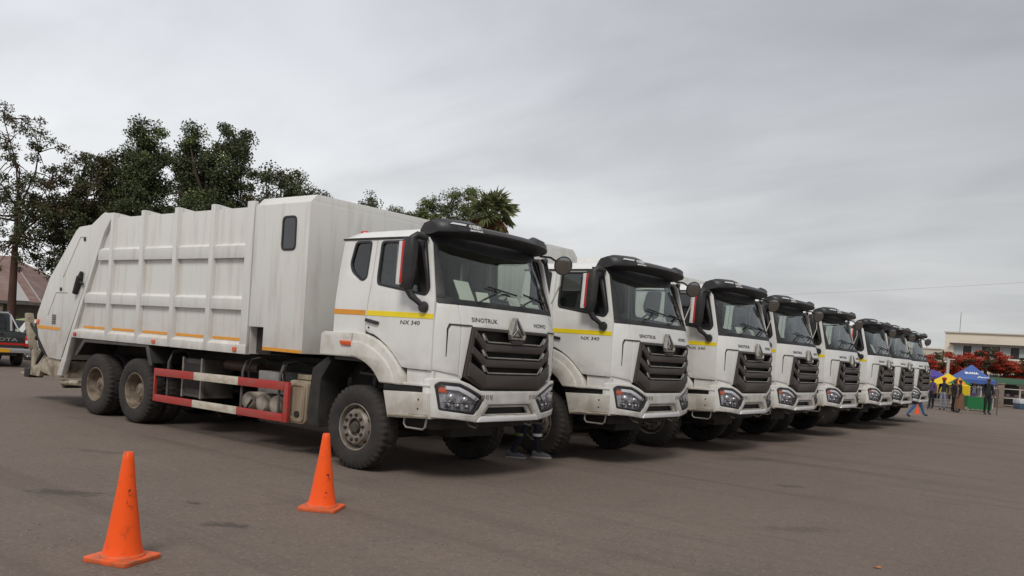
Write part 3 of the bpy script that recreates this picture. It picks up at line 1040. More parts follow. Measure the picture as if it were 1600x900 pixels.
    MB().tube([c - n_ * .06 + Vector((0, .0, -.05)), (1.20, 1.40, 2.62), (1.15, 1.30, 2.36), (1.14, 1.2, 2.30)], .011, 8).build('mirror_stalk', 'steel', RM)
    MB().tube([c - n_ * .06, (1.10, 1.26, 3.0), (1.02, 1.12, 3.0)], .016, 8).build('mirror_stalk', 'black', RM)

    # --- inside of the cab
    ib = MB()
    ib.prism([(.92, 1.5), (.92, 2.06), (1.0, 2.16), (1.26, 2.16), (1.28, 1.5)], 1, -1.0, 1.0)
    D = ib.build('dashboard', 'interior', T, .02)
    MB().box(.98, 1.14, .32, .72, 2.15, 2.24).build('instrument_hood', 'interior', D, .03)
    MB().box(-.48, 1.0, -1.14, 1.14, 1.4, 1.5).build('cab_floor', 'interior', T)
    MB().box(-.47, .95, -1.09, 1.09, 2.90, 2.93).build('roof_lining', 'lining', T)
    MB().box(-.48, -.44, -1.1, 1.1, 1.5, 2.9).build('rear_lining', 'lining', T)
    for y in (-.55, .55):
        sb = MB()
        sb.prism([(-.25, 1.75), (.32, 1.78), (.33, 1.92), (-.1, 1.9), (-.26, 2.58), (-.40, 2.58), (-.33, 1.8)], 1, y - .26, y + .26)
        S_ = sb.build('seat', 'interior', T, .04)
        MB().box(-.42, -.31, y - .15, y + .15, 2.56, 2.78).build('headrest', 'interior', S_, .04)
    stw = MB()
    tw = Matrix.Translation((.80, .52, 2.22)) @ Matrix.Rotation(radians(-55), 4, 'Y')
    pts = [tw @ Vector((.22 * cos(a), .22 * sin(a), 0)) for a in [2 * pi * k / 24 for k in range(25)]]
    stw.tube(pts, .016, 8, cap=False)
    for a in (.3, 2.8, 4.7):
        stw.tube([tw @ Vector((0, 0, -.03)), tw @ Vector((.21 * cos(a), .21 * sin(a), 0))], .016, 6)
    stw.tube([tw @ Vector((0, 0, -.01)), (1.0, .52, 1.95)], .04, 8)
    stw.build('steering_wheel', 'interior', T)
    def sheet(y0, y1, z0, z1, dx, tilt):
        c_ = front((y0 + y1) / 2, z0, -dx)
        m4 = Matrix.Translation(c_) @ Matrix.Rotation(tilt, 4, 'Z') @ Matrix.Rotation(radians(-28), 4, 'Y')
        MB().box(-.002, .002, -(y1 - y0) / 2, (y1 - y0) / 2, 0, z1 - z0, mt=m4).build('paper_sheet', 'paper', D, smooth=0)
    sheet(-.86, -.55, 2.19, 2.50, .07, .1)
    sheet(-.52, -.33, 2.20, 2.37, .07, -.25)
    sheet(.10, .42, 2.18, 2.36, .09, .2)
    sheet(.52, .82, 2.18, 2.30, .10, .0)


def make_body(T):
    YB = 1.25
    # front housing of the compactor body
    b = MB()
    b.prism([(-2.345, 1.735), (-2.345, 3.47), (-1.116, 3.47), (-1.116, 1.41), (-1.995, 1.41), (-1.995, 1.735)], 1, -YB, YB)
    hx = b.build('front_housing', 'box', T, .008)
    b = MB()
    V_ = []
    for x0 in (-2.335, -1.126):
        V_ += [(x0, -YB + .004, 3.466), (x0 + (0 if x0 < -2 else -.01), -1.13, 3.585), (x0 + (0 if x0 < -2 else -.01), 1.13, 3.585), (x0, YB - .004, 3.466)]
    b.add(V_, [(0, 1, 2, 3), (4, 7, 6, 5), (0, 4, 5, 1), (1, 5, 6, 2), (2, 6, 7, 3), (0, 3, 7, 4)])
    b.build('housing_roof', 'box', hx, .006)
    for s in (-1, 1):
        M_ = flat(s, YB)
        wi = rnd([(-1.665, 3.265), (-1.415, 3.265), (-1.405, 2.845), (-1.665, 2.845)], .06)
        wo = rnd([(-1.70, 3.295), (-1.385, 3.295), (-1.375, 2.815), (-1.70, 2.815)], .08)
        w = plate('window_seal', 'black', hx, [wo, wi], -.005, .012, M_, .004)
        plate('window_pane', 'tint', hx, [wi], -.003, .004, M_)
        plate('reflective_tape', 'tape_o', hx, [[(-1.985, 1.395 + .02), (-1.125, 1.413), (-1.125, 1.455), (-1.985, 1.462)]], .001, .004, M_)
    MB().box(-2.34, -1.995, -1.10, 1.10, 1.36, 1.73).build('pump_housing', 'chassis', T)
    # main body
    core = [(-2.36, 1.34), (-2.36, 3.47), (-6.58, 3.47), (-7.72, 1.34)]
    bd = MB().prism(core, 1, -1.195, 1.195).build('compactor_body', 'box', T, .006)
    rx = [-2.46, -3.39, -4.405, -5.425, -6.434]
    rw = .062
    for s in (-1, 1):
        def sbx(x0, x1, a, b_, z0, z1):
            return (x0, x1, min(s * a, s * b_), max(s * a, s * b_), z0, z1)
        for i, x in enumerate(rx):
            r = MB()
            if i == 0:
                r.box(*sbx(x - .085, x + .09, 1.19, 1.255, 1.34, 3.545))
            else:
                r.prism([(x - rw, s * 1.19), (x - rw + .012, s * 1.272), (x + rw - .012, s * 1.272), (x + rw, s * 1.19)], 2, 1.335, 3.54)
            r.build('side_rib', 'box', bd, .006)
        for (z0, z1) in ((2.725, 2.925), (1.965, 2.145)):
            for i in range(5):
                x1 = rx[i] - (.085 if i == 0 else rw - .002)
                if i < 4:
                    x0 = rx[i + 1] + rw - .002
                else:
                    x0 = -6.58 - (3.47 - (z0 + z1) / 2) * .535 + .02
                r = MB()
                r.prism([(s * 1.19, z0), (s * 1.19, z1 + .02), (s * 1.205, z1 + .02), (s * 1.252, z1 - .02), (s * 1.252, z0)], 0, x0, x1)
                r.build('side_rail', 'box', bd, .004)
        r = MB()
        r.prism([(s * 1.18, 1.33), (s * 1.18, 1.50), (s * 1.20, 1.50), (s * 1.268, 1.455), (s * 1.268, 1.33)], 0, -7.70, -2.37)
        r.build('bottom_rail', 'box', bd, .005)
        for x0, x1 in ((-3.31, -2.56), (-4.33, -3.47), (-5.35, -4.485), (-6.36, -5.505), (-7.40, -6.51)):
            plate('reflective_tape', 'tape_o', bd, [[(x0, 1.515), (x1, 1.515), (x1, 1.557), (x0, 1.557)]], .0, .0045, flat(s, 1.195))
        for x, m in ((-2.62, 'orange'), (-4.86, 'orange'), (-7.55, 'redlens')):
            plate('side_marker', m, bd, [rnd([(x - .045, 1.36), (x + .045, 1.36), (x + .045, 1.425), (x - .045, 1.425)], .012)], 0, .02, flat(s, 1.268), .004)
    for x in rx[1:]:
        MB().prism([(-1.19, 3.46), (-1.19, 3.54), (-.9, 3.515), (.9, 3.515), (1.19, 3.54), (1.19, 3.46)], 0, x - .05, x + .05).build('roof_bow', 'box', bd, .004)
    # raised rear frame against which the tailgate closes
    for s in (-1, 1):
        fr = [(-6.42, 3.545), (-6.63, 3.545), (-8.06, .875), (-8.20, .60), (-8.02, .60), (-7.90, .85), (-7.72, 1.30), (-6.72, 3.20)]
        plate('rear_frame', 'box', bd, [fr], -.10, .0, flat(s, 1.258), .006)
    # tailgate
    tg = [(-6.655, 3.535), (-6.80, 3.57), (-6.87, 3.545), (-7.24, 3.37), (-7.68, 3.345), (-7.80, 3.29), (-8.78, 2.40), (-9.22, 1.70), (-9.21, 1.52), (-9.11, 1.27), (-8.66, .905), (-8.20, .885), (-8.09, .90)]
    TG = MB().prism(tg, 1, -1.235, 1.235).build('tailgate', 'box', T, .012)
    for s in (-1, 1):
        M_ = flat(s, 1.235)
        def strip(a, b_, w_):
            a, b_ = Vector(a), Vector(b_)
            n__ = Vector((-(b_ - a).y, (b_ - a).x)).normalized() * w_ / 2
            return [tuple(a - n__), tuple(b_ - n__), tuple(b_ + n__), tuple(a + n__)]
        plate('tailgate_seam', 'line', TG, [strip((-6.665, 3.48), (-8.085, .93), .035)], -.01, .004, M_)
        for k, pts in enumerate(([(-7.40, 3.15), (-7.63, 3.15), (-8.22, 2.42)], [(-8.00, 2.135), (-8.46, 2.135), (-8.76, 1.70)])):
            for a, b_ in zip(pts[:-1], pts[1:]):
                plate('access_seam', 'steel', TG, [strip(a, b_, .014)], -.002, .003, M_)
        for x, z in ((-7.45, 3.11), (-8.27, 2.20)):
            MB().lathe([(.035, s * 1.235), (.035, s * 1.25), (0, s * 1.252)], 1, (x, 0, z), 14).build('access_bolt', 'line', TG)
        lk = MB()
        for a, b_, r0, r1 in (((-7.43, 2.52), (-7.48, 2.40), .03, .055), ((-7.48, 2.42), (-7.64, 2.13), .065, .05), ((-7.36, 2.30), (-7.50, 2.36), .02, .03)):
            lk.tube([(a[0], s * 1.275, a[1]), (b_[0], s * 1.275, b_[1])], [r0, r1], 8)
        lk.build('tailgate_lock', 'black', TG)
        plate('air_grille', 'steel', TG, [[(-8.57, 1.725), (-8.41, 1.725), (-8.41, 1.535), (-8.57, 1.535)]], -.002, .004, M_)
        for k in range(5):
            z = 1.55 + k * .035
            plate('grille_slat', 'line', TG, [[(-8.56, z + .012), (-8.42, z + .012), (-8.42, z), (-8.56, z)]], .003, .008, M_)
        plate('reflective_tape', 'tape_o', TG, [[(-9.17, 1.435), (-8.22, 1.43), (-8.22, 1.485), (-9.20, 1.50)]], .001, .004, M_)
        plate('side_marker', 'orange', TG, [[(-9.19, 1.53), (-9.10, 1.53), (-9.10, 1.61), (-9.19, 1.61)]], 0, .025, M_, .005)
        # edge tube along the sloping back
        e_ = MB().tube([(-7.82, s * 1.15, 3.33), (-8.82, s * 1.15, 2.43), (-9.28, s * 1.15, 1.72)], .035, 8)
        e_.build('edge_rail', 'box', TG)
        cy = MB().tube([(-8.35, s * 1.05, 2.90), (-9.05, s * 1.05, 2.16)], .05, 10)
        cy.tube([(-9.0, s * 1.05, 2.20), (-9.35, s * 1.05, 1.70)], .028, 8)
        cy.build('hydraulic_cylinder', 'steel', TG)
        # hopper base below the tailgate
        hp = MB().prism([(-8.05, .86), (-8.75, .93), (-8.95, .84), (-9.02, .62), (-8.55, .55), (-7.98, .56)], 1, min(s * .80, s * 1.20), max(s * .80, s * 1.20))
        hp.build('hopper_side', 'lift', TG, .012)
        # bin lift arm
        la = MB()
        la.prism([(-9.98, 1.72), (-10.10, 1.71), (-10.06, 1.45), (-9.87, 1.10), (-9.76, .98), (-9.68, 1.04), (-9.88, 1.42)], 1, min(s * .98, s * 1.10), max(s * .98, s * 1.10))
        L1 = la.build('lift_arm', 'lift', TG, .01)
        la = MB()
        la.prism([(-9.66, 1.10), (-9.75, 1.08), (-9.73, .60), (-9.92, .50), (-9.35, .49), (-9.28, .64), (-9.05, .88), (-9.16, .94), (-9.42, .74), (-9.63, .66)], 1, min(s * 1.0, s * 1.08), max(s * 1.0, s * 1.08))
        la.build('lift_arm', 'lift', TG, .01)
        la = MB().tube([(-9.28, s * 1.04, 1.50), (-9.62, s * 1.04, 1.22)], .05, 8).tube([(-9.55, s * 1.04, 1.27), (-9.95, s * 1.04, 1.52)], .028, 8).tube([(-9.2, s * 1.0, 1.2), (-9.65, s * 1.0, .72)], .04, 8)
        la.build('lift_cylinder', 'chassis', TG)
        MB().box(-9.98, -9.74, min(s * .82, s * 1.1), max(s * .82, s * 1.1), .44, .62).build('lift_foot', 'chassis', TG, .02)
        MB().prism([(-9.15, 1.25), (-9.35, 1.55), (-9.42, 1.50), (-9.20, 1.05), (-8.8, .90)], 1, min(s * .9, s * 1.18), max(s * .9, s * 1.18)).build('lift_bracket', 'chassis', TG, .01)
    MB().box(-10.25, -9.70, -1.05, 1.05, .485, .52).box(-9.72, -9.64, -1.0, 1.0, .52, 1.0).build('bin_comb', 'lift', TG, .008)
    MB().box(-9.0, -8.1, -1.0, 1.0, .60, .92).build('hopper_floor', 'chassis', TG)
    MB().tube([(-8.15, -1.15, .42), (-8.15, 1.15, .42)], .06, 10).box(-8.2, -7.7, -.55, -.42, .42, .8).box(-8.2, -7.7, .42, .55, .42, .8).build('rear_underrun', 'chassis', T)
    MB().tube([(-7.55, -1.12, .50), (-8.25, -1.12, .46)], .055, 10).build('rear_pipe', 'lift', T)


def make_chassis(T):
    b = MB()
    for s in (-1, 1):
        b.box(-8.0, 1.1, min(s * .36, s * .44), max(s * .36, s * .44), .80, 1.10)
    for x in (-7.6, -6.15, -4.4, -3.2, -2.0, -.9, .5):
        b.box(x - .06, x + .06, -.36, .36, .84, 1.06)
    b.box(-7.9, -1.1, -.55, .55, 1.10, 1.34)
    b.build('chassis_frame', 'chassis', T, .005)
    a = MB().tube([(0, -.92, .54), (0, -.6, .45), (0, .6, .45), (0, .92, .54)], .075, 10)
    a.build('front_axle', 'chassis', T)
    for x in (-5.476, -6.826):
        a = MB().tube([(x, -1.0, .54), (x, 1.0, .54)], .10, 10)
        a.lathe([(0, -.28), (.2, -.22), (.25, 0), (.2, .22), (0, .28)], 0, (x, 0, .54), 14)
        a.build('rear_axle', 'chassis', T)
    for s in (-1, 1):
        sp, s2 = MB(), MB()
        for k in range(5):
            L_ = 1.1 - k * .16
            sp.box(-6.15 - L_, -6.15 + L_, s * .52 - .045, s * .52 + .045, .62 + k * .035, .65 + k * .035)
            s2.box(-.75 + k * .1, .75 - k * .1, s * .42 - .04, s * .42 + .04, .60 + k * .03, .625 + k * .03)
        sp.build('leaf_spring', 'chassis', T)
        s2.build('leaf_spring', 'chassis', T)
    e = MB().box(-.6, .95, -.42, .42, .48, 1.45)
    e.tube([(-.6, 0, .75), (-5.4, 0, .62)], .06, 10)
    e.box(-1.6, -.6, -.3, .3, .5, 1.0)
    e.build('engine_block', 'chassis', T, .02)
    for s in (-1, 1):
        wl_ = MB()
        wl_.box(-.72, .55, s * .66 - .02, s * .66 + .02, .75, 1.5)
        wl_.box(-.72, .55, min(s * .66, s * 1.18), max(s * .66, s * 1.18), 1.475, 1.50)
        wl_.box(.52, 1.25, min(s * .66, s * .96), max(s * .66, s * .96), .75, 1.5)
        wl_.build('wheel_well', 'chassis', T)
    for s in (-1, 1):
        fw = MB()
        P = [(-4.93, 1.04), (-5.06, 1.31), (-7.22, 1.285), (-7.52, 1.02)]
        P2 = [(a_ + (.0 if i in (0, 3) else 0), b_ + .035) for i, (a_, b_) in enumerate(P)]
        P2[0], P2[3] = (P[0][0] + .05, P[0][1] + .0), (P[3][0] - .05, P[3][1])
        fw.prism(P + P2[::-1], 1, min(s * .58, s * 1.235), max(s * .58, s * 1.235))
        fw.build('rear_mudguard', 'tank' if False else 'chassis', T, .005)
        ed = MB()
        ed.prism([(-4.90, 1.00), (-5.00, 1.00), (-5.13, 1.285), (-7.2, 1.262), (-7.50, .99), (-7.56, 1.03), (-7.25, 1.325), (-5.05, 1.345)], 1, min(s * 1.236, s * 1.25), max(s * 1.236, s * 1.25))
        ed.build('mudguard_edge', 'edge', T, .003)
        # side guard: two rails, each red - white - red, with end posts
        G = MB().box(-4.83, -4.79, min(s * 1.20, s * 1.245), max(s * 1.20, s * 1.245), .435, .965)
        G.box(-1.45, -1.355, min(s * 1.20, s * 1.245), max(s * 1.20, s * 1.245), .45, 1.005)
        G = G.build('side_guard', 'red', T, .004)
        for z0, z1, z2, z3 in ((.845, .965, .885, 1.005), (.435, .545, .45, .555)):
            dz = (z2 - z0) / 3.38
            for x0, x1, m in ((-4.789, -3.68, 'red'), (-3.68, -2.525, 'cream'), (-2.525, -1.451, 'red')):
                f_ = lambda x: (x + 4.79) * dz
                r = MB()
                V_ = []
                ya, yb = min(s * 1.205, s * 1.25), max(s * 1.205, s * 1.25)
                for x in (x0 + .001, x1 - .001):
                    V_ += [(x, ya, z0 + f_(x)), (x, yb, z0 + f_(x)), (x, yb, z1 + f_(x)), (x, ya, z1 + f_(x))]
                r.add(V_, [(0, 1, 2, 3), (4, 7, 6, 5), (0, 4, 5, 1), (1, 5, 6, 2), (2, 6, 7, 3), (0, 3, 7, 4)])
                r.build('guard_rail', m, G, .005)
        for x in (-4.50, -2.50, -1.62):
            MB().tube([(x, s * 1.19, .42), (x, s * 1.19, 1.08), (x - .02, s * 1.12, 1.22), (x - .06, s * .9, 1.28), (x - .05, s * .5, 1.24)], .02, 8).build('guard_bracket', 'edge', T)
    # right side equipment under the body
    eq = MB().box(-4.25, -3.66, -1.08, -.55, .60, 1.17)
    eq.box(-4.27, -3.64, -1.10, -.55, .57, .61)
    E_ = eq.build('battery_box', 'edge', T, .01)
    for x in (-4.22, -3.70):
        MB().box(x - .02, x + .02, -1.11, -1.08, .56, 1.19).build('box_strap', 'steel', E_)
    MB().box(-4.18, -3.74, -1.095, -1.082, .70, 1.10).build('box_lid', 'chassis', E_, .01)
    MB().tube([(-3.4, -.85, 1.12), (-2.55, -.85, 1.12)], .075, 12).build('silencer_pipe', 'rust', T)
    MB().box(-2.30, -1.70, -1.06, -.6, .80, 1.11).build('valve_box', 'grey', T, .012)
    for x in (-2.50, -2.16, -1.84):
        ta = MB().lathe([(0, -1.12), (.07, -1.115), (.115, -1.095), (.135, -1.06), (.135, -.55), (0, -.52)], 1, (x, 0, .645), 20)
        ta.build('air_tank', 'airtank', T)
    MB().tube([(-2.52, -1.16, .42), (-2.28, -1.16, .68)], .018, 8).build('tank_strap', 'chassis', T)
    tk = MB().prism(rnd([(-1.485, .445), (-1.075, .445), (-1.075, 1.04), (-1.485, 1.04)], .09), 1, -1.14, -.62)
    K = tk.build('fluid_tank', 'tank', T, .02)
    plate('tank_face', 'tank', K, [rnd([(-1.45, .475), (-1.11, .475), (-1.11, 1.01), (-1.45, 1.01)], .08), rnd([(-1.41, .52), (-1.15, .52), (-1.15, .965), (-1.41, .965)], .06)], 0, .014, flat(-1, 1.14), .005)
    MB().lathe([(.045, -1.14), (.045, -1.165), (0, -1.165)], 1, (-1.26, 0, .575), 14).build('filler_cap', 'chassis', K)
    MB().box(-1.42, -1.0, -1.05, -.6, 1.05, 1.12).build('tank_lid', 'lift', K, .01)
    for x in (-1.62, -1.70, -2.45, -4.55):
        hs = MB()
        hs.tube([(x, -1.10, .90), (x, -1.13, 1.12), (x + .06, -1.12, 1.26), (x + .16, -1.02, 1.30), (x + .24, -.9, 1.22)], .017, 8)
        hs.build('air_hose', 'chassis', T)
    # left side: fuel tank
    ft = MB().prism(rnd([(-2.9, .5), (-1.1, .5), (-1.1, 1.08), (-2.9, 1.08)], .08), 1, .62, 1.16)
    ft.build('fuel_tank', 'steel', T, .03)
    # transmission and steering bits glimpsed in the front wheel arch
    MB().tube([(-.35, -.70, 1.30), (-.30, -.9, 1.22), (.25, -.9, 1.20)], .02, 6).tube([(-.12, -.8, .95), (-.10, -.8, 1.45)], .035, 8).build('shock_absorber', 'edge', T)


MT['edge'] = mat('dark_grey_steel', (0.065, 0.060, 0.056), 0.6, dirt=(0.13, 0.105, 0.085), amount=0.7, scale=(4, 4, 4))
MT['grey'] = mat('grey_box', (0.26, 0.26, 0.255), 0.5, dirt=(0.16, 0.14, 0.12), amount=0.7, scale=(6, 6, 6))
MT['rust'] = mat('brown_pipe', (0.06, 0.035, 0.024), 0.6)
MT['airtank'] = mat('air_tank_dusty', (0.40, 0.36, 0.30), 0.5, dirt=(0.22, 0.17, 0.12), amount=0.8, scale=(8, 8, 8))

truck = empty('garbage_truck', (0, 0, 0), 0, 'nearest white garbage truck, its ribbed body and red and white side guard in full view', 'garbage truck', 'white garbage trucks parked in a row')
make_wheels(truck)
make_cab(truck)
make_body(truck)
make_chassis(truck)
TR = [(.306, 3.524, 0, 'second white garbage truck from the left, standing right beside the nearest truck'),
      (.403, 6.968, 0, 'third garbage truck from the left, cab front between the second and fourth white trucks'),
      (.222, 10.279, 0, 'fourth garbage truck from the left, middle of the row of white cabs'),
      (.188, 13.57, 0, 'fifth garbage truck from the left, white cab just past the middle of the row'),
      (-.001, 17.746, 0, 'sixth garbage truck from the left, third from the far end of the row'),
      (-.119, 20.65, 0, 'seventh garbage truck from the left, last but one at the far end'),
      (-.357, 24.07, 0, 'farthest garbage truck at the right end of the row, next to the walking legs')]
rt = random.Random(2)
for dx, dy, a, lb in TR:
    c = copy_tree(truck)
    c.location = (dx, dy, 0)
    c.rotation_euler = (0, 0, radians(rt.uniform(-.3, .3)))
    c['label'] = lb
    turn = rt.choice((-7, -3, 0, 4, 8))
    for w in list(c.children):
        nm = w.name.split('.')[0]
        if nm == 'wheel' and abs(w.location.x) < .1:
            w.rotation_euler.z += radians(turn)
        elif nm == 'wheel':
            w.rotation_euler.y = rt.uniform(0, 6)
        elif nm == 'dashboard':
            for p in list(w.children):
                if p.name.startswith('paper_sheet') and rt.random() < .75:
                    bpy.data.objects.remove(p)


# ------------------------------------------------------------------ traffic cones
MT['cone'] = mat('cone_orange_plastic', (1.0, 0.105, 0.006), 0.42, dirt=(0.42, 0.06, 0.012), amount=0.75, scale=(13, 13, 9), lo=0.56, hi=0.78, spec=0.4)
MT['conebase'] = mat('cone_base_rubber', (0.85, 0.12, 0.02), 0.6, dirt=(0.33, 0.12, 0.06), amount=0.95, scale=(11, 11, 11), lo=0.4, hi=0.68)
MT['scuff'] = mat('cone_scuff', (0.22, 0.035, 0.012), 0.8)


def cone(x, y, h, rz, label, seed, lean=0.0, base=True):
    t = empty('traffic_cone', (x, y, 0), rz, label, 'traffic cone', 'orange traffic cones')
    t.rotation_euler = (lean, 0, rz)
    b = MB().prism(rnd([(-.19, -.19), (.19, -.19), (.19, .19), (-.19, .19)], .045, 4), 2, 0.0, .032)
    b.lathe([(.155, .03), (.15, .045), (.135, .055), (.0, .055)], 2, n=32)
    b.build('base', 'conebase', t, .006)
    body = MB().lathe([(.138, .05), (.132, .07), (.115, .15), (.088, h * .45), (.062, h * .68), (.040, h * .93), (.034, h - .006), (.028, h), (.022, h - .002), (.020, h - .05)], 2, n=40)
    body.build('cone_body', 'cone', t, smooth=50)
    r = random.Random(seed)

    def rad(z):
        P = [(.05, .138), (.15, .115), (h * .45, .088), (h * .68, .062), (h * .93, .040), (h, .03)]
        for (a, ra), (b_, rb_) in zip(P[:-1], P[1:]):
            if z <= b_:
                return ra + (rb_ - ra) * (z - a) / (b_ - a)
        return .03
    sc_ = MB()
    cam_a = math.atan2(-8.62 - y, 8.25 - x) - rz
    marks = [(.62, .35, .012, .05), (.60, .62, .02, .03), (.655, .3, .006, .2), (.50, .5, .012, .03), (.545, .1, .008, .03), (.52, .3, .006, .05)] if seed == 1 else [(.44, .55, .03, .12), (.40, .62, .016, .1), (.46, .45, .012, .2), (.24, .35, .012, .06), (.20, .2, .02, .03), (.80, .7, .06, .03)]
    for zf, da, hh, dw in marks:
        for q in range(6):
            z = h * zf + r.uniform(-hh, hh)
            a = cam_a + da + r.uniform(-.12, .12) + (pi * 0)
            w, k = dw * r.uniform(.5, 1.1), r.uniform(.003, .009)
            n_ = 5
            V_ = []
            for j in range(n_ + 1):
                aa = a - w / 2 + w * j / n_ * 1.0
                kk = k * (1 - abs(2 * j / n_ - 1)) + .0005
                for sg in (-1, 1):
                    zz = z + sg * kk
                    V_.append(((rad(zz) + .0016) * cos(aa), (rad(zz) + .0016) * sin(aa), zz))
            sc_.add(V_, [(2 * j, 2 * j + 2, 2 * j + 3, 2 * j + 1) for j in range(n_)])
    sc_.build('scuff_mark', 'scuff', t, smooth=0)
    return t


cone(2.41, -5.48, .768, .35, 'orange traffic cone at lower left, nearest the camera, with a dark smudge near its top', 1)
cone(1.76, -3.15, .737, .55, 'orange traffic cone in front of the nearest truck front wheel, with dirty base', 2)
c3 = cone(-.61, 31.27, .70, .2, 'distant orange traffic cone seen between the walking legs at the far truck', 3)

c3.scale = (.6, .6, .6)
MT['leaf_o'] = mat('dry_leaf', (0.48, 0.15, 0.04), 0.8)
lf = MB().add([(-.035, 0, .006), (-.01, -.02, .016), (.03, -.012, .008), (.045, .004, .014), (.02, .022, .02), (-.015, .018, .008), (0, 0, .012)], [(0, 1, 6), (1, 2, 6), (2, 3, 6), (3, 4, 6), (4, 5, 6), (5, 0, 6)])
lo = lf.build('fallen_leaf', 'leaf_o', None, smooth=0)
lo.location = (6.28, -.79, 0.002)
tag(lo, 'small dry orange leaf lying on the asphalt at lower right', 'leaf')


# ------------------------------------------------------------------ trees
def leaf_mat(name, c1, c2, c3=None):
    m = bpy.data.materials.new(name)
    m.use_nodes = True
    N, L = m.node_tree.nodes, m.node_tree.links
    b = N["Principled BSDF"]
    g_ = N.new("ShaderNodeNewGeometry")
    r = N.new("ShaderNodeValToRGB")
    r.color_ramp.elements[0].color = (*c1, 1)
    r.color_ramp.elements[1].color = (*c2, 1)
    if c3:
        k = r.color_ramp.elements.new(.5)
        k.color = (*c3, 1)
    L.new(g_.outputs["Random Per Island"], r.inputs[0])
    L.new(r.outputs[0], b.inputs["Base Color"])
    b.inputs["Roughness"].default_value = 0.6
    b.inputs["Specular IOR Level"].default_value = 0.25
    return m


MT['lf_dark'] = leaf_mat('leaf_dark_green', (0.042, 0.055, 0.025), (0.10, 0.12, 0.055))
MT['lf_brown'] = leaf_mat('leaf_brown_green', (0.050, 0.048, 0.024), (0.11, 0.098, 0.048))
MT['lf_mid'] = leaf_mat('leaf_mid_green', (0.085, 0.12, 0.035), (0.20, 0.24, 0.09))
MT['lf_olive'] = leaf_mat('leaf_grey_green', (0.08, 0.095, 0.05), (0.19, 0.21, 0.12))
MT['lf_flame'] = leaf_mat('flame_leaf', (0.05, 0.055, 0.022), (0.09, 0.085, 0.04))
MT['fl_red'] = leaf_mat('flame_flower', (0.26, 0.026, 0.015), (0.58, 0.11, 0.05), (0.40, 0.045, 0.025))
MT['bark'] = mat('bark', (0.075, 0.05, 0.038), 0.9, dirt=(0.035, 0.027, 0.022), amount=0.8, scale=(6, 6, 1.5), bump=.3, bscale=14)
MT['barkred'] = mat('bark_reddish', (0.085, 0.04, 0.03), 0.9, dirt=(0.055, 0.03, 0.022), amount=0.9, scale=(6, 6, 1.5), bump=.3, bscale=14)


def leaves(pts, size, rs, flat_=0.0):
    """one diamond-shaped leaf per point, as arrays"""
    n = len(pts)
    d = rs.normal(size=(n, 3))
    size = size * .56
    d[:, 2] = d[:, 2] * (1 - flat_) - .25
    d /= np.linalg.norm(d, axis=1)[:, None]
    e_ = rs.normal(size=(n, 3))
    e_ -= d * (e_ * d).sum(1)[:, None]
    e_ /= np.linalg.norm(e_, axis=1)[:, None]
    ln = size * rs.uniform(.6, 1.3, (n, 1))
    w = ln * rs.uniform(.24, .36, (n, 1))
    p = pts
    return np.stack([p, p + d * ln * .5 + e_ * w, p + d * ln, p + d * ln * .5 - e_ * w], 1)


def leaf_mesh(name, quads_list):
    V_ = np.concatenate([q.reshape(-1, 3) for q in quads_list])
    n = len(V_) // 4
    me = bpy.data.meshes.new(name)
    me.vertices.add(len(V_))
    me.vertices.foreach_set('co', V_.astype(np.float32).ravel())
    me.loops.add(4 * n)
    me.loops.foreach_set('vertex_index', np.arange(4 * n, dtype=np.int32))
    me.polygons.add(n)
    me.polygons.foreach_set('loop_start', np.arange(0, 4 * n, 4, dtype=np.int32))
    me.polygons.foreach_set('material_index', np.concatenate([np.full(len(q), i, np.int32) for i, q in enumerate(quads_list)]))
    me.update(calc_edges=True)
    return me


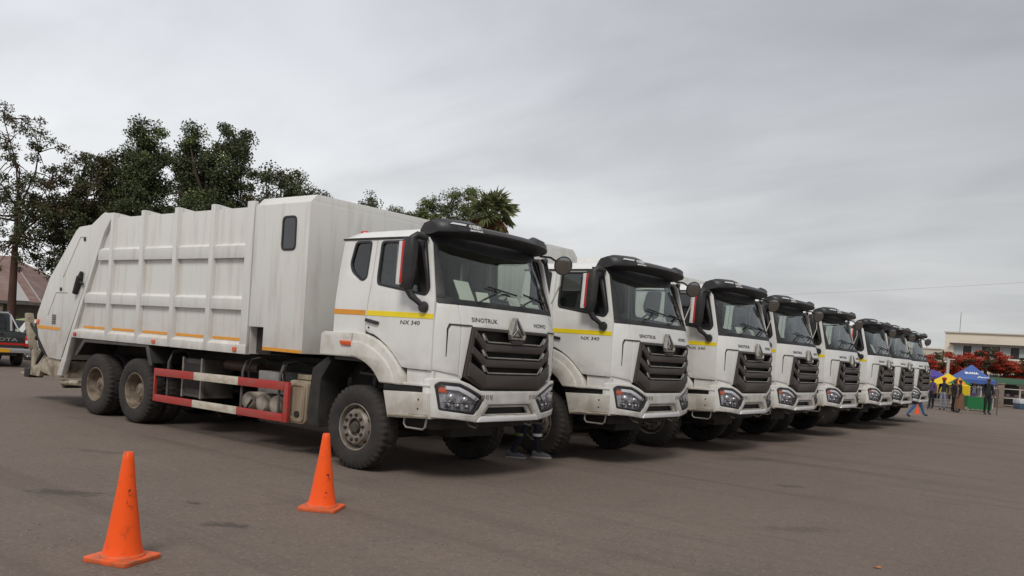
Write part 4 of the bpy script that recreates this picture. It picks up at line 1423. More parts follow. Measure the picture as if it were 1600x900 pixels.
def tree(x, y, label, blobs, nclump, per, leaf, mats, seed, trunk_r=.22, bark='bark', sp=.42, fork=.35, cat='tree', group=None, flat_=0.0, mixp=(1.0,), name='broadleaf_tree', lean=(0, 0)):
    """blobs: (dx, dy, z, rx, ry, rz, weight) ellipsoids the foliage clumps fill"""
    rs = np.random.RandomState(seed)
    t = empty(name, (x, y, 0), 0, label, cat, group)
    wts = np.array([b[6] for b in blobs], float)
    wts /= wts.sum()
    cl = []
    nclump = int(nclump * 1.6)
    while len(cl) < nclump:
        b = blobs[rs.choice(len(blobs), p=wts)]
        d = rs.normal(size=3)
        d /= np.linalg.norm(d)
        r = rs.uniform(.25, 1.0) ** .55
        cl.append(np.array(b[:3]) + d * r * np.array(b[3:6]) * rs.uniform(.85, 1.12))
    zt = max(b[2] for b in blobs)
    zf = fork * min(b[2] - b[5] for b in blobs) + (1 - fork) * min(b[2] for b in blobs)
    br = MB()
    top = Vector((lean[0], lean[1], zt))
    tp = [Vector((0, 0, -.05)), Vector((lean[0] * .1, lean[1] * .1, zf * .5)), Vector((lean[0] * .3, lean[1] * .3, zf)), top * .5 + Vector((lean[0] * .15, lean[1] * .15, zf * .5)), top]
    br.tube(tp, [trunk_r * 1.25, trunk_r, trunk_r * .85, trunk_r * .5, trunk_r * .12], 9)
    limbs = []
    for k in range(max(6, nclump // 12)):
        c = Vector(cl[rs.randint(len(cl))])
        f = rs.uniform(.0, .75)
        s_ = tp[2].lerp(top, f)
        m_ = s_.lerp(c, .5) + Vector((rs.normal() * .2, rs.normal() * .2, -.1 + .3 * rs.uniform()))
        br.tube([s_, s_.lerp(m_, .5) + Vector((0, 0, -.05)), m_, c], [trunk_r * .42 * (1 - .5 * f), trunk_r * .33 * (1 - .5 * f), trunk_r * .22, .012], 6)
        limbs += [m_, c, m_.lerp(c, .5)]
    for c in cl:                                       # twigs from the nearest limb
        c = Vector(c)
        q = min(limbs, key=lambda l: (l - c).length)
        if (q - c).length > .05:
            br.tube([q, q.lerp(c, .5) + Vector((0, 0, .06)), c], [.028, .02, .008], 4)
    br.build('trunk', bark, t, smooth=60)
    out = [[] for _ in mats]
    for c in cl:
        n = int(per * 2.4 * rs.uniform(.5, 1.4))
        s_ = sp * .74 * rs.uniform(.55, 1.3)
        q_ = rs.normal(size=(n, 3))
        q_ *= (rs.uniform(size=(n, 1)) ** .5) * 1.5 / np.linalg.norm(q_, axis=1)[:, None]
        p = c + q_ * np.array([s_, s_, s_ * (.75 if not flat_ else .35)])
        mi = rs.choice(len(mats), p=np.array(mixp) / sum(mixp))
        out[mi].append(leaves(p, leaf, rs, flat_))
    keep = [i for i, q in enumerate(out) if q]
    me = leaf_mesh('crown', [np.concatenate(out[i]) for i in keep])
    link('crown', me, [mats[i] for i in keep], t, 0)
    return t


TG_ = 'tall trees behind the nearest truck'
tree(-29.4, 6.3, 'slender airy tree with reddish trunk at the left edge, behind the dark pickup', [(0, 0, 7.6, 1.5, 1.5, 2.6, 1.0), (.6, .8, 5.4, 1.9, 2.0, 1.6, .8), (-.8, -1.2, 5.9, 1.6, 1.6, 1.6, .6), (1.2, 1.2, 7.0, .9, .9, 1.0, .25), (0, 0, 3.9, 1.2, 1.2, .9, .25)], 105, 46, .17, ['lf_dark', 'lf_brown'], 11, .165, 'barkred', .30, .5, mixp=(.6, .4), group=TG_)
tree(-30.5, 8.7, 'thin dark tree between the slender tree and the garbage truck tailgate', [(0, 0, 3.6, 1.0, 1.0, 1.9, 1.0), (0.2, .2, 5.6, .9, .9, 1.1, .6)], 34, 46, .16, ['lf_dark', 'lf_brown'], 12, .12, 'bark', .28, .5, group=TG_, mixp=(.6, .4))
tree(-28.0, 8.9, 'broad brownish green tree, leftmost of the dense trees above the truck body', [(0, 0, 6.9, 1.7, 1.7, 1.9, 1), (-.7, -.6, 5.4, 1.9, 1.9, 1.5, .7), (.6, .5, 5.2, 1.7, 1.7, 1.6, .7), (0, 0, 3.6, 1.6, 1.6, 1.4, .5)], 150, 100, .19, ['lf_brown', 'lf_dark'], 13, .28, mixp=(.65, .35), group=TG_)
tree(-26.5, 10.0, 'tall dark green tree with pointed top, second of the dense trees', [(0, 0, 8.3, 1.0, 1.0, 1.7, .8), (0, 0, 6.4, 1.5, 1.5, 1.9, 1), (.1, .1, 4.4, 1.8, 1.8, 1.8, .8)], 150, 105, .18, ['lf_dark', 'lf_mid'], 14, .26, mixp=(.85, .15), group=TG_)
tree(-24.3, 11.7, 'tallest dark green tree with twin pointed tops above the truck body', [(-.6, -.4, 8.2, .7, .7, 1.7, .5), (.55, .4, 8.6, .95, .95, 1.6, .7), (0, 0, 6.4, 1.6, 1.6, 1.9, 1), (0, 0, 4.4, 1.9, 1.9, 1.8, .8)], 165, 105, .18, ['lf_dark', 'lf_mid'], 15, .28, mixp=(.85, .15), group=TG_)
tree(-22.0, 13.4, 'spreading open tree, rightmost of the dense trees behind the truck body', [(0, 0, 7.4, 1.5, 1.5, 1.7, .9), (1.1, .85, 6.3, 1.6, 1.6, 1.4, .8), (-.5, -.4, 5.5, 1.6, 1.6, 1.9, .9), (0, 0, 4.0, 1.7, 1.7, 1.6, .6)], 120, 78, .18, ['lf_dark', 'lf_brown'], 16, .25, sp=.36, mixp=(.75, .25), group=TG_)
TM_ = 'green trees seen over the cab roof'
tree(-25.7, 21.9, 'sparse small tree top just above the truck front housing edge', [(0, 0, 8.3, .75, .75, .9, 1), (0, 0, 6.4, 1.3, 1.3, 1.3, .8)], 34, 40, .18, ['lf_dark', 'lf_olive'], 21, .16, sp=.26, mixp=(.7, .3), group=TM_)
tree(-24.3, 23.0, 'low rounded yellow green tree behind the white housing', [(0, 0, 7.4, 1.25, 1.25, 1.2, 1), (0, 0, 5.5, 1.5, 1.5, 1.6, .8)], 70, 80, .17, ['lf_mid', 'lf_olive'], 22, .2, sp=.34, mixp=(.75, .25), group=TM_)
tree(-23.2, 23.9, 'upright grey green tree left of the palm and the tallest tree', [(0, 0, 8.2, .9, .9, 1.3, 1), (0, 0, 6.2, 1.3, 1.3, 1.5, .8)], 66, 75, .17, ['lf_olive', 'lf_mid'], 23, .2, sp=.32, mixp=(.6, .4), group=TM_)
tree(-21.7, 24.8, 'bushy grey green tree directly left of the palm', [(0, 0, 8.5, 1.15, 1.15, 1.6, 1), (.7, .5, 7.4, 1.0, 1.0, 1.4, .7), (0, 0, 6.2, 1.6, 1.6, 1.7, .9)], 100, 85, .17, ['lf_olive', 'lf_mid'], 24, .22, sp=.34, mixp=(.7, .3), group=TM_)

# fan palm: every frond is a part
MT['frond'] = leaf_mat('palm_green', (0.10, 0.12, 0.05), (0.22, 0.24, 0.11))
MT['frond_dry'] = leaf_mat('palm_dry', (0.20, 0.11, 0.06), (0.33, 0.20, 0.12))
MT['frond_yellow'] = leaf_mat('palm_yellow', (0.16, 0.14, 0.04), (0.25, 0.20, 0.06))
palm = empty('fan_palm', (-18.9, 23.5, 0), 0, 'fan palm with hanging brown dead fronds above the cab roof of the nearest truck', 'palm tree')
MB().tube([(0, 0, -.05), (.05, 0, 3), (.0, .05, 6), (0, 0, 8.0)], [.30, .22, .20, .22], 10).build('trunk', 'bark', palm)


def frond_mesh(seed):
    r = random.Random(seed)
    b = MB().tube([(0, 0, 0), (.35, 0, .05), (.62, 0, .02)], [.022, .016, .010], 4)
    for k in range(17):
        a = radians(-100 + 200 * k / 16) + r.uniform(-.05, .05)
        L_ = .85 * (1 - .25 * abs(a) / 1.8) * r.uniform(.85, 1.1)
        dr = r.uniform(.08, .28)
        p0 = Vector((.60, 0, .02))
        d = Vector((cos(a), sin(a), 0))
        n_ = Vector((-sin(a), cos(a), 0)) * .045
        pm, pe = p0 + d * L_ * .55 + Vector((0, 0, .02)), p0 + d * L_ + Vector((0, 0, -dr))
        b.add([p0, pm + n_ + Vector((0, 0, .02)), pe, pm - n_ + Vector((0, 0, .02))], [(0, 1, 2), (0, 2, 3)])
    return b.mesh('frond')


fm = {}
for kind in ('frond', 'frond_dry', 'frond_yellow'):
    for k in range(2):
        me = frond_mesh(k + len(fm) * 7)
        fm[(kind, k)] = me
        me.materials.append(MT[kind])
rp = random.Random(5)
for k in range(74):
    if k < 22:
        kind, pitch = 'frond', rp.uniform(-70, 10)
    elif k < 32:
        kind, pitch = 'frond', rp.uniform(10, 45)
    elif k < 64:
        kind, pitch = 'frond_dry', rp.uniform(32, 80)
    else:
        kind, pitch = 'frond_yellow', rp.uniform(50, 85)
    o = bpy.data.objects.new('frond', fm[(kind, rp.randrange(2))])
    col.objects.link(o)
    o.parent = palm
    az = rp.uniform(0, 2 * pi)
    if kind != 'frond':
        az = radians(-50) + rp.uniform(-1.5, 1.5)
    zz = 8.1 - (max(0, pitch - 20) / 60) * rp.uniform(.0, .9)
    o.matrix_basis = Matrix.Translation((.12 * cos(az), .12 * sin(az), zz)) @ Matrix.Rotation(az, 4, 'Z') @ Matrix.Rotation(radians(pitch), 4, 'Y') @ Matrix.Rotation(rp.uniform(-.5, .5), 4, 'X') @ Matrix.Scale(rp.uniform(.8, 1.1), 4)

# flamboyant trees in bloom
TF_ = 'flame trees in red bloom'
for i, (x, y, lb) in enumerate(((-9.3, 66.3, 'low red blooming flame tree half hidden behind the farthest truck'),
                                (-7.2, 68.6, 'red blooming flame tree left of the blue canopy, under the office building corner'),
                                (-4.4, 70.4, 'red blooming flame tree right behind the blue canopy peak'),
                                (-1.6, 72.4, 'red blooming flame tree at the right edge of the photo'))):
    hh = (-.5, 0, .35, -.1)[i]
    tree(x, y, lb, [(0, 0, 2.95 + hh, 2.2, 2.2, .85, 1), (-1.1, -.8, 2.4 + hh, 1.5, 1.5, .55, .6), (1.1, .8, 2.4 + hh, 1.5, 1.5, .55, .6)], 105, 70, .20, ['fl_red', 'lf_flame'], 40 + i, .16, sp=.36, flat_=.5, mixp=(.70, .30), group=TF_, name='flame_tree')


# ------------------------------------------------------------------ buildings
MT['house_wall'] = mat('house_wall', (0.16, 0.13, 0.105), 0.9, dirt=(0.09, 0.075, 0.06), amount=.6, scale=(1, 1, 1))
MT['roof_red'] = mat('roof_faded_red', (0.19, 0.115, 0.10), 0.85, dirt=(0.27, 0.20, 0.18), amount=.8, scale=(1.5, 1.5, 3))
MT['roof_pale'] = mat('roof_pale_sheet', (0.36, 0.35, 0.345), 0.6, dirt=(0.35, 0.32, 0.30), amount=.6, scale=(2, 2, 2))
MT['bld'] = mat('building_cream', (0.80, 0.715, 0.58), 0.85, dirt=(0.66, 0.58, 0.46), amount=.6, scale=(.4, .4, 1.6))
MT['bld2'] = mat('building_pale', (0.60, 0.55, 0.47), 0.85, dirt=(0.45, 0.40, 0.33), amount=.5, scale=(.4, .4, 1.6))
MT['frame_w'] = mat('window_frame_paint', (0.62, 0.60, 0.55), 0.6)
MT['curtain'] = mat('window_curtain', (0.42, 0.45, 0.46), 0.8)
MT['darkroom'] = mat('dark_window', (0.03, 0.032, 0.036), 0.25)
MT['pinkish'] = mat('sill_pinkish', (0.50, 0.33, 0.25), 0.85)

hs = empty('house', (-35.9, 10.2, 0), math.atan2(.615, .786), 'low house with faded red hipped roof behind the trees at far left', 'house')
b = MB().box(-12, -.6, .6, 8, 0, 2.3)
b.build('wall', 'house_wall', hs)
Rf = MB()
Rf.add([(-12.6, 0, 2.28), (0, 0, 2.28), (0, 8.6, 2.28), (-12.6, 8.6, 2.28), (-9.4, 4.3, 4.75), (-4.2, 4.3, 4.75)], [(0, 1, 5, 4), (1, 2, 5), (2, 3, 4, 5), (3, 0, 4), (0, 3, 2, 1)], 0)
ro = Rf.build('roof', ['roof_red', 'roof_pale'], hs, smooth=0)
MB().tube([(0, 0, 2.31), (-4.2, 4.3, 4.78)], .03, 6).build('hip_cap', 'roof_pale', ro)
# valley sheet over the porch, pale like the hip
pv = MB().add([(-1.5, -.02, 2.33), (-.55, -.02, 2.33), (-2.5, 2.0, 3.50)], [(0, 1, 2)])
pv.add([(-1.5, -.02, 2.31), (-.55, -.02, 2.31), (-2.5, 2.0, 3.48)], [(0, 2, 1)])
pv.build('valley_sheet', 'roof_pale', ro, smooth=0)
MB().box(-12.6, 0, -.04, .06, 2.14, 2.29).build('fascia', 'edge', ro)
for x in (-11, -8, -5, -2):
    MB().box(x - .09, x + .09, .1, .28, 0, 2.2).build('porch_post', 'house_wall', hs)
for x in (-10, -6.5, -3.2):
    w = MB().box(x - .7, x + .7, .55, .62, .9, 1.9).build('window', 'frame_w', hs)
    MB().box(x - .62, x + .62, .535, .56, .97, 1.83).build('pane', 'darkroom', w)


def building(name, loc, L_, D_, H, label, wall, wins, band=None):
    t = empty(name, loc, 0, label, 'building')
    b = MB()
    zs = sorted({0, H} | {w[2] for w in wins} | {w[3] for w in wins})
    # front wall built round the window openings
    rows = sorted({(w[2], w[3]) for w in wins})
    z = 0
    for z0, z1 in rows:
        b.box(0, L_, 0, .25, z, z0)
        xs_ = sorted([(w[0], w[1]) for w in wins if (w[2], w[3]) == (z0, z1)])
        x = 0
        for a, c in xs_:
            b.box(x, a, 0, .25, z0, z1)
            x = c
        b.box(x, L_, 0, .25, z0, z1)
        z = z1
    b.box(0, L_, 0, .25, z, H)
    b.box(0, .25, .25, D_, 0, H)
    b.box(L_ - .25, L_, .25, D_, 0, H)
    b.box(0, L_, D_, D_ + .25, 0, H)
    b.build('wall', wall, t, smooth=0)
    MB().box(.26, L_ - .26, .26, D_ - .01, H - .5, H - .3).build('roof', 'grey', t)
    for i, (x0, x1, z0, z1, cu) in enumerate(wins):
        f = MB()
        f.box(x0, x1, .08, .16, z1 - .08, z1).box(x0, x1, .08, .16, z0, z0 + .08)
        n = max(2, int((x1 - x0) / .9))
        for k in range(n + 1):
            x = x0 + (x1 - x0) * k / n
            x = min(max(x, x0 + .04), x1 - .04)
            f.box(x - .04, x + .04, .08, .16, z0 + .08, z1 - .08)
        f = f.build('window', 'frame_w', t, smooth=0)
        MB().box(x0 + .02, x1 - .02, .105, .12, z0 + .02, z1 - .02).build('pane', 'darkroom', f, smooth=0)
        for k in range(n):
            if ((i * 7 + k * 3) % 5) in cu:
                xa = x0 + (x1 - x0) * k / n
                MB().box(xa + .06, xa + (x1 - x0) / n - .06, .085, .10, z0 + .1, z1 - .1).build('curtain', 'curtain', f, smooth=0)
    return t


wins = [(.95, 8.6, 4.05, 5.50, (0, 1)), (10.0, 15.6, 4.05, 5.50, (0, 2)), (17.0, 24.0, 4.05, 5.50, (1, 3)), (25.4, 33.0, 4.05, 5.50, (0, 2)),
        (.95, 8.6, 1.0, 2.3, (1,)), (10.0, 15.6, 1.0, 2.3, (0,)), (17.0, 24.0, 1.0, 2.3, (2,)), (25.4, 33.0, 1.0, 2.3, (3,))]
B_ = building('office_building', (-13.7, 101.0, 0), 34, 12, 6.85, 'long cream two storey office building behind the red trees at right', 'bld', wins)
MB().box(.6, 34.2, -.55, -.002, 5.52, 5.66).build('eave_ledge', 'edge', B_)
for x0, x1 in ((.9, 8.7), (9.95, 15.65), (16.9, 24.1), (25.3, 33.1)):
    MB().box(x0, x1, -.10, -.002, 3.55, 3.98).build('sill_panel', 'pinkish', B_)
MB().box(-.15, 34.2, -.15, -.002, 6.82, 6.95).build('coping', 'bld2', B_)
MB().box(0, 34.1, -.08, -.002, 2.95, 3.4).build('floor_band', 'bld2', B_)
MB().tube([(1.2, 1.5, 6.3), (1.2, 1.5, 9.3)], .035, 5).build('antenna', 'steel', B_)
MB().tube([(8.1, 1.2, 6.3), (8.1, 1.2, 7.6)], .04, 5).build('roof_vent', 'grey', B_)
LB = building('annex_building', (-34.0, 100.6, 0), 20.1, 9, 4.85, 'low pale annex joined to the left end of the office building', 'bld2', [(15, 19, 1.1, 2.4, (0,)), (9, 13, 1.1, 2.4, (1,))])
MB().box(-.1, 20.09, -.12, -.002, 4.82, 4.95).build('coping', 'bld', LB)

MT['wallb'] = mat('boundary_wall_brown', (0.15, 0.11, 0.085), 0.9, dirt=(0.08, 0.065, 0.055), amount=.7, scale=(1, 1, 2))
bw = MB().box(-26, 26, -.1, .1, 0, 1.7).box(-26.05, 26.05, -.14, .14, 1.70, 1.78).build('boundary_wall', 'wallb', None, .01)
bw.location = (-4, 77, 0)
bw.rotation_euler = (0, 0, .25)
tag(bw, 'low brown boundary wall behind the market stalls', 'wall')

# ------------------------------------------------------------------ vehicles at the left edge
MT['pk'] = mat('pickup_dark_green', (0.022, 0.030, 0.028), 0.3, coat=.6, dirt=(0.05, 0.05, 0.045), amount=.5)
MT['wcar'] = mat('car_white', (0.68, 0.68, 0.68), 0.3, coat=.5)
MT['gcar'] = mat('car_pale_green', (0.34, 0.40, 0.17), 0.35, coat=.4)
MT['plate'] = mat('plate_yellow', (0.75, 0.38, 0.015), 0.5)
MT['silver'] = mat('silver_trim', (0.62, 0.63, 0.64), 0.3, metal=.7)


def arcpts(xc, r, n=8, z=.33):
    return [(xc - r * cos(pi * k / n), z + r * sin(pi * k / n)) for k in range(n + 1)]


def car_wheel(t, x, y, r, w, face):
    o = MB().lathe([(r * .60, -w), (r * .72, -w * 1.06), (r * .94, -w), (r, -w * .8), (r, w * .8), (r * .94, w), (r * .6, w)], 1, n=32, cap=False).build('wheel', 'rubber', t)
    o.location = (x, y, r)
    rm = MB().lathe([(r * .62, -w), (r * .6, -w * .9), (r * .58, -w * .5), (0, -w * .5)], 1, n=28, cap=False)
    for k in range(6):
        m4 = Matrix.Rotation(2 * pi * k / 6, 4, 'Y')
        rm.box(-.03, .03, -w * .95, -w * .6, .02, r * .58, mt=m4)
    rm.lathe([(0, -w * 1.0), (.05, -w * .98), (.06, -w * .6)], 1, n=14, cap=False)
    rm.build('rim', 'silver', o)
    if face > 0:
        o.rotation_euler = (0, 0, pi)
    return o


def make_pickup():
    t = empty('pickup_truck', (-20.57, 2.47, 0), radians(170), 'dark pickup truck cut off by the left edge, tailgate with red stripe facing the camera', 'pickup truck')
    W_ = .86
    ar1, ar2 = arcpts(1.15, .43), arcpts(4.1, .43)
    sidep = [(.02, .58), (.02, 1.10), (2.05, 1.10), (2.05, .40)] + [(1.6, .40)] + ar1[::-1] + [(.68, .45)]
    for s in (-1, 1):
        MB().prism(sidep, 1, min(s * (W_ - .06), s * W_), max(s * (W_ - .06), s * W_)).build('bed_side', 'pk', t, .012)
    MB().box(.08, 2.0, -W_ + .07, W_ - .07, .62, .70).build('bed_floor', 'chassis', t)
    body = [(2.07, .42), (2.07, 1.12), (3.75, 1.10), (4.85, 1.0), (4.95, .85), (4.95, .45), (4.56, .40)] + ar2[::-1] + [(3.6, .40)]
    MB().prism(body, 1, -W_, W_).build('body', 'pk', t, .03)
    cabp = [(2.10, 1.10), (2.22, 1.70), (2.4, 1.75), (3.1, 1.75), (3.3, 1.70), (3.8, 1.12)]
    cb = MB()
    n = len(cabp)
    secs = [[Vector((x, y * (1 - .13 * max(0, (z - 1.1) / .65)), z)) for x, z in cabp] for y in (-W_ + .02, W_ - .02)]
    cb.ring(secs)
    CB = cb.build('cab', 'pk', t, .03)
    rw = MB().add([(2.115, -.62, 1.18), (2.115, .62, 1.18), (2.205, .56, 1.62), (2.205, -.56, 1.62)], [(0, 1, 2, 3)])
    for q in range(4):
        rw.v[q] = (rw.v[q][0] - .02, *rw.v[q][1:])
    rw.build('rear_window', 'darkroom', CB, smooth=0)
    for s in (-1, 1):
        sw = MB().prism([(2.35, 1.18), (2.42, 1.64), (3.2, 1.64), (3.55, 1.18)], 1, min(s * .72, s * .845), max(s * .72, s * .845))
        sw.build('side_window', 'darkroom', CB)
        lamp = MB().box(-.02, .12, min(s * .735, s * .845), max(s * .735, s * .845), .66, 1.0).build('tail_light', 'redlens', t, .012)
        MB().box(-.03, .0, min(s * .75, s * .83), max(s * .75, s * .83), .76, .86).build('reverse_lamp', 'drl', lamp, .005)
        for x in (1.15, 4.1):
            car_wheel(t, x, s * .76, .355, .125, s)
        rb = MB().tube([(1.85, s * .72, 1.1), (1.93, s * .70, 1.62), (1.96, s * .62, 1.68), (1.96, 0, 1.69)], .035, 8)
        rb.tube([(1.0, s * .78, 1.11), (1.90, s * .71, 1.60)], .025, 8)
        rb.build('sports_bar', 'silver', t)
    TGt = MB().box(0, .06, -.73, .73, .60, 1.10).build('tailgate', 'pk', t, .012)
    bk = lambda u, v, w: Vector((-w, -u, v))
    plate('tailgate_stripe', 'redlens', TGt, [[(-.72, .70), (.72, .70), (.72, .755), (-.72, .755)]], 0, .004, bk)
    text('tailgate_lettering', 'TOYOTA', .14, 0, .86, 'silver', TGt, bk, .003, 1.05, 0, 0)
    MB().box(-.03, .0, -.14, .14, 1.0, 1.05).build('tailgate_handle', 'chassis', TGt, .006)
    bm_ = MB().box(-.16, .02, -.84, .84, .46, .60).build('bumper', 'silver', t, .02)
    MB().box(-.172, -.16, -.30, .30, .47, .585).build('number_plate', 'plate', bm_)
    MB().box(-.1, 4.5, -.5, .5, .36, .48).build('underbody', 'chassis', t)
    return t


make_pickup()


def make_car(loc, rz, paint, label, name='parked_car'):
    t = empty(name, loc, rz, label, 'car', 'cars parked at the far left')
    W_ = .82
    a1, a2 = arcpts(.72, .36), arcpts(3.1, .36)
    body = [(.05, .30), (0, .55), (.04, .85), (.15, .92), (2.9, .92), (3.65, .80), (3.78, .62), (3.78, .32)] + [(3.5, .28)] + a2[::-1] + [(2.7, .28), (1.12, .28)] + a1[::-1] + [(.33, .28)]
    MB().prism(body, 1, -W_, W_).build('body', paint, t, .05, 3)
    prof = [(.12, .90), (.42, 1.42), (.75, 1.48), (1.7, 1.48), (2.0, 1.42), (2.75, .90)]
    secs = [[Vector((x, y * (1 - .2 * (z - .9) / .58), z)) for x, z in prof] for y in (-W_ + .03, W_ - .03)]
    C_ = MB().ring(secs).build('cabin', paint, t, .05, 3)
    for s in (-1, 1):
        for x0, x1, x2, x3 in ((.42, 1.22, 1.22, .62), (1.30, 2.48, 2.0, 1.30)):
            V_ = []
            for x, z in ((x0, .96), (x1, .96), (x2, 1.38), (x3, 1.38)):
                y = s * ((W_ - .03) * (1 - .2 * (z - .9) / .58) + .006)
                V_ += [(x, y, z), (x, y - s * .02, z)]
            MB().add(V_, [(0, 2, 4, 6), (1, 7, 5, 3), (0, 1, 3, 2), (2, 3, 5, 4), (4, 5, 7, 6), (6, 7, 1, 0)]).build('side_window', 'darkroom', C_)
        for x in (.72, 3.1):
            car_wheel(t, x, s * .70, .315, .10, s)
        MB().box(-.01, .06, min(s * .62, s * .79), max(s * .62, s * .79), .66, .86).build('tail_light', 'redlens', t, .01)
        MB().box(3.62, 3.80, min(s * .5, s * .78), max(s * .5, s * .78), .60, .74).build('headlight', 'lamp', t, .01)
    MB().add([(.30, -.55, 1.0 + .1), (.30, .55, 1.1), (.455, .5, 1.40), (.455, -.5, 1.40)], [(0, 1, 2, 3)]).build('rear_window', 'darkroom', C_, smooth=0).location = (-.05, 0, 0)
    MB().add([(2.60, -.62, 1.02), (2.60, .62, 1.02), (2.06, .52, 1.39), (2.06, -.52, 1.39)], [(0, 1, 2, 3)]).build('windscreen', 'darkroom', C_, smooth=0).location = (.02, 0, .01)
    return t


ax = math.atan2(.615, .786)
make_car((-25.12 - .72 * .786 - .7 * .615 + .0, 5.33 - .72 * .615 + .7 * .786, 0), ax, 'wcar', 'white car half hidden behind the garbage truck tailgate, alloy wheel showing')
make_car((-33.6, 10.4, 0), ax + pi, 'gcar', 'pale green car parked in front of the low house')

# ------------------------------------------------------------------ market at the right
MT['cblue'] = mat('canopy_blue', (0.055, 0.115, 0.36), 0.7, dirt=(0.09, 0.15, 0.40), amount=.5)
MT['cyellow'] = mat('canopy_yellow', (0.80, 0.56, 0.01), 0.7, dirt=(0.65, 0.42, 0.01), amount=.5)
MT['corange'] = mat('canopy_orange', (0.75, 0.25, 0.02), 0.7)
MT['cpurple'] = mat('canopy_purple', (0.07, 0.05, 0.30), 0.7)
MT['cgreen'] = mat('tarp_green', (0.03, 0.09, 0.045), 0.8, dirt=(0.02, 0.06, 0.035), amount=.6)
MT['clothgreen'] = mat('cloth_green', (0.01, 0.16, 0.045), 0.7)
MT['stone'] = mat('pillar_stone', (0.24, 0.185, 0.145), 0.9, dirt=(0.14, 0.11, 0.09), amount=.8, scale=(6, 6, 6))
MT['pole'] = mat('pale_pole', (0.55, 0.52, 0.48), 0.6)
MT['goods'] = mat('market_goods', (0.12, 0.08, 0.08), 0.8, dirt=(0.22, 0.16, 0.2), amount=.9, scale=(7, 7, 7))
MT['coolw'] = mat('cooler_white', (0.6, 0.63, 0.66), 0.5)
MT['coolb'] = mat('cooler_blue', (0.05, 0.09, 0.14), 0.5)


def gazebo(x, y, rz, w, ze, zp, m, label, name, group=None, val=.22, letters=False):
    t = empty(name, (x, y, 0), rz, label, 'canopy', group)
    h = w / 2
    b = MB()
    n = 6
    V_, Fs = [], []
    # slightly sagging pyramid with valance, given cloth thickness
    for layer in (0, .02):
        for i in range(n + 1):
            f = i / n
            k = h * (1 - f) + .02
            z = ze + (zp - ze) * (f ** 1.15) - layer
            V_ += [(-k, -k, z), (k, -k, z), (k, k, z), (-k, k, z)]
    L_ = 4 * (n + 1)
    for lay in (0, 1):
        for i in range(n):
            for k in range(4):
                a = lay * L_ + i * 4
                Fs.append((a + k, a + (k + 1) % 4, a + 4 + (k + 1) % 4, a + 4 + k))
        Fs.append([lay * L_ + n * 4 + k for k in range(4)])
    b.add(V_, Fs)
    for k, (x0, x1, y0, y1) in enumerate(((-h, h, -h - .03, -h - .015), (-h, h, h + .015, h + .03), (-h - .03, -h - .015, -h, h), (h + .015, h + .03, -h, h))):
        b.box(x0, x1, y0, y1, ze - val, ze + .01)
    cn = b.build('canopy_cloth', m, t, smooth=0)
    for sx in (-1, 1):
        for sy in (-1, 1):
            MB().tube([(sx * (h - .05), sy * (h - .05), 0), (sx * (h - .05), sy * (h - .05), ze)], .025, 6).build('leg', 'pole', t)
    if letters:
        ln = sqrt(h * h + (zp - ze) ** 2)
        sl = lambda u, v, w: Vector((u, -h * (1 - v / ln) - w, ze + (zp - ze) * (v / ln) + .022 + w))
        text('canopy_lettering', 'BUWA', .24, -.22, .52, 'white', cn, sl, .004, .75, 0, .012)
        text('canopy_lettering', 'Zamu', .19, .33, .22, 'white', cn, sl, .004, .7, .35, .004)
    return t


RZ = ax
gazebo(-1.62, 48.45, RZ - .12, 2.0, 1.62, 2.50, 'cblue', 'blue market canopy with white lettering', 'blue_canopy', letters=True)
gazebo(-1.85, 43.3, RZ + .25, 1.55, 1.26, 1.88, 'cyellow', 'yellow market canopy left of the blue one, with drooping sides', 'yellow_canopy', val=.5)
gazebo(-4.6, 52.5, RZ, 1.9, 1.65, 2.1, 'cpurple', 'small purple canopy just right of the farthest truck', 'purple_canopy')
# orange peak flap lying on the yellow canopy and umbrella
um = empty('market_umbrella', (-1.05, 42.0, 0), 0, 'green and orange market umbrella in front of the yellow canopy', 'umbrella')
for k in range(8):
    a0, a1 = 2 * pi * k / 8, 2 * pi * (k + 1) / 8
    MB().add([(0, 0, 1.72), (.62 * cos(a0), .62 * sin(a0), 1.36), (.62 * cos(a1), .62 * sin(a1), 1.36), (0, 0, 1.70), (.62 * cos(a0), .62 * sin(a0), 1.34), (.62 * cos(a1), .62 * sin(a1), 1.34)], [(0, 1, 2), (3, 5, 4), (1, 4, 5, 2)]).build('umbrella_panel', 'clothgreen' if k % 2 else 'corange', um, smooth=0)
MB().tube([(0, 0, 0), (0, 0, 1.72)], .02, 6).build('pole', 'pole', um)

tb = empty('market_table', (-.15, 41.9, 0), RZ, 'table under a bright green cloth in front of the blue canopy', 'table')
MB().box(-.62, .62, -.32, .32, .70, .735).build('table_top', 'pole', tb)
cl_ = MB()
nx = 24
V_ = []
for k in range(nx + 1):
    x = -.63 + 1.26 * k / nx
    V_ += [(x, -.335 - .02 * sin(k * 2.1), .10 + .02 * sin(k * 1.3)), (x, -.335, .74), (x, .335, .74), (x, .335 + .02 * sin(k * 1.7), .30)]
cl_.add(V_, [(4 * k + j, 4 * k + 4 + j, 4 * k + 5 + j, 4 * k + 1 + j) for k in range(nx) for j in range(3)])
cl_.box(-.632, -.63, -.335, .335, .2, .74).box(.63, .632, -.335, .335, .2, .74)
tag(cl_.build('table_cloth', 'clothgreen', None, smooth=40), 'bright green cloth hanging over the market table', 'tablecloth')
bpy.data.objects['table_cloth'].location = tb.location
bpy.data.objects['table_cloth'].rotation_euler = tb.rotation_euler
for sx in (-1, 1):
    for sy in (-1, 1):
        MB().box(sx * .56 - .02, sx * .56 + .02, sy * .28 - .02, sy * .28 + .02, 0, .70).build('leg', 'pole', tb)

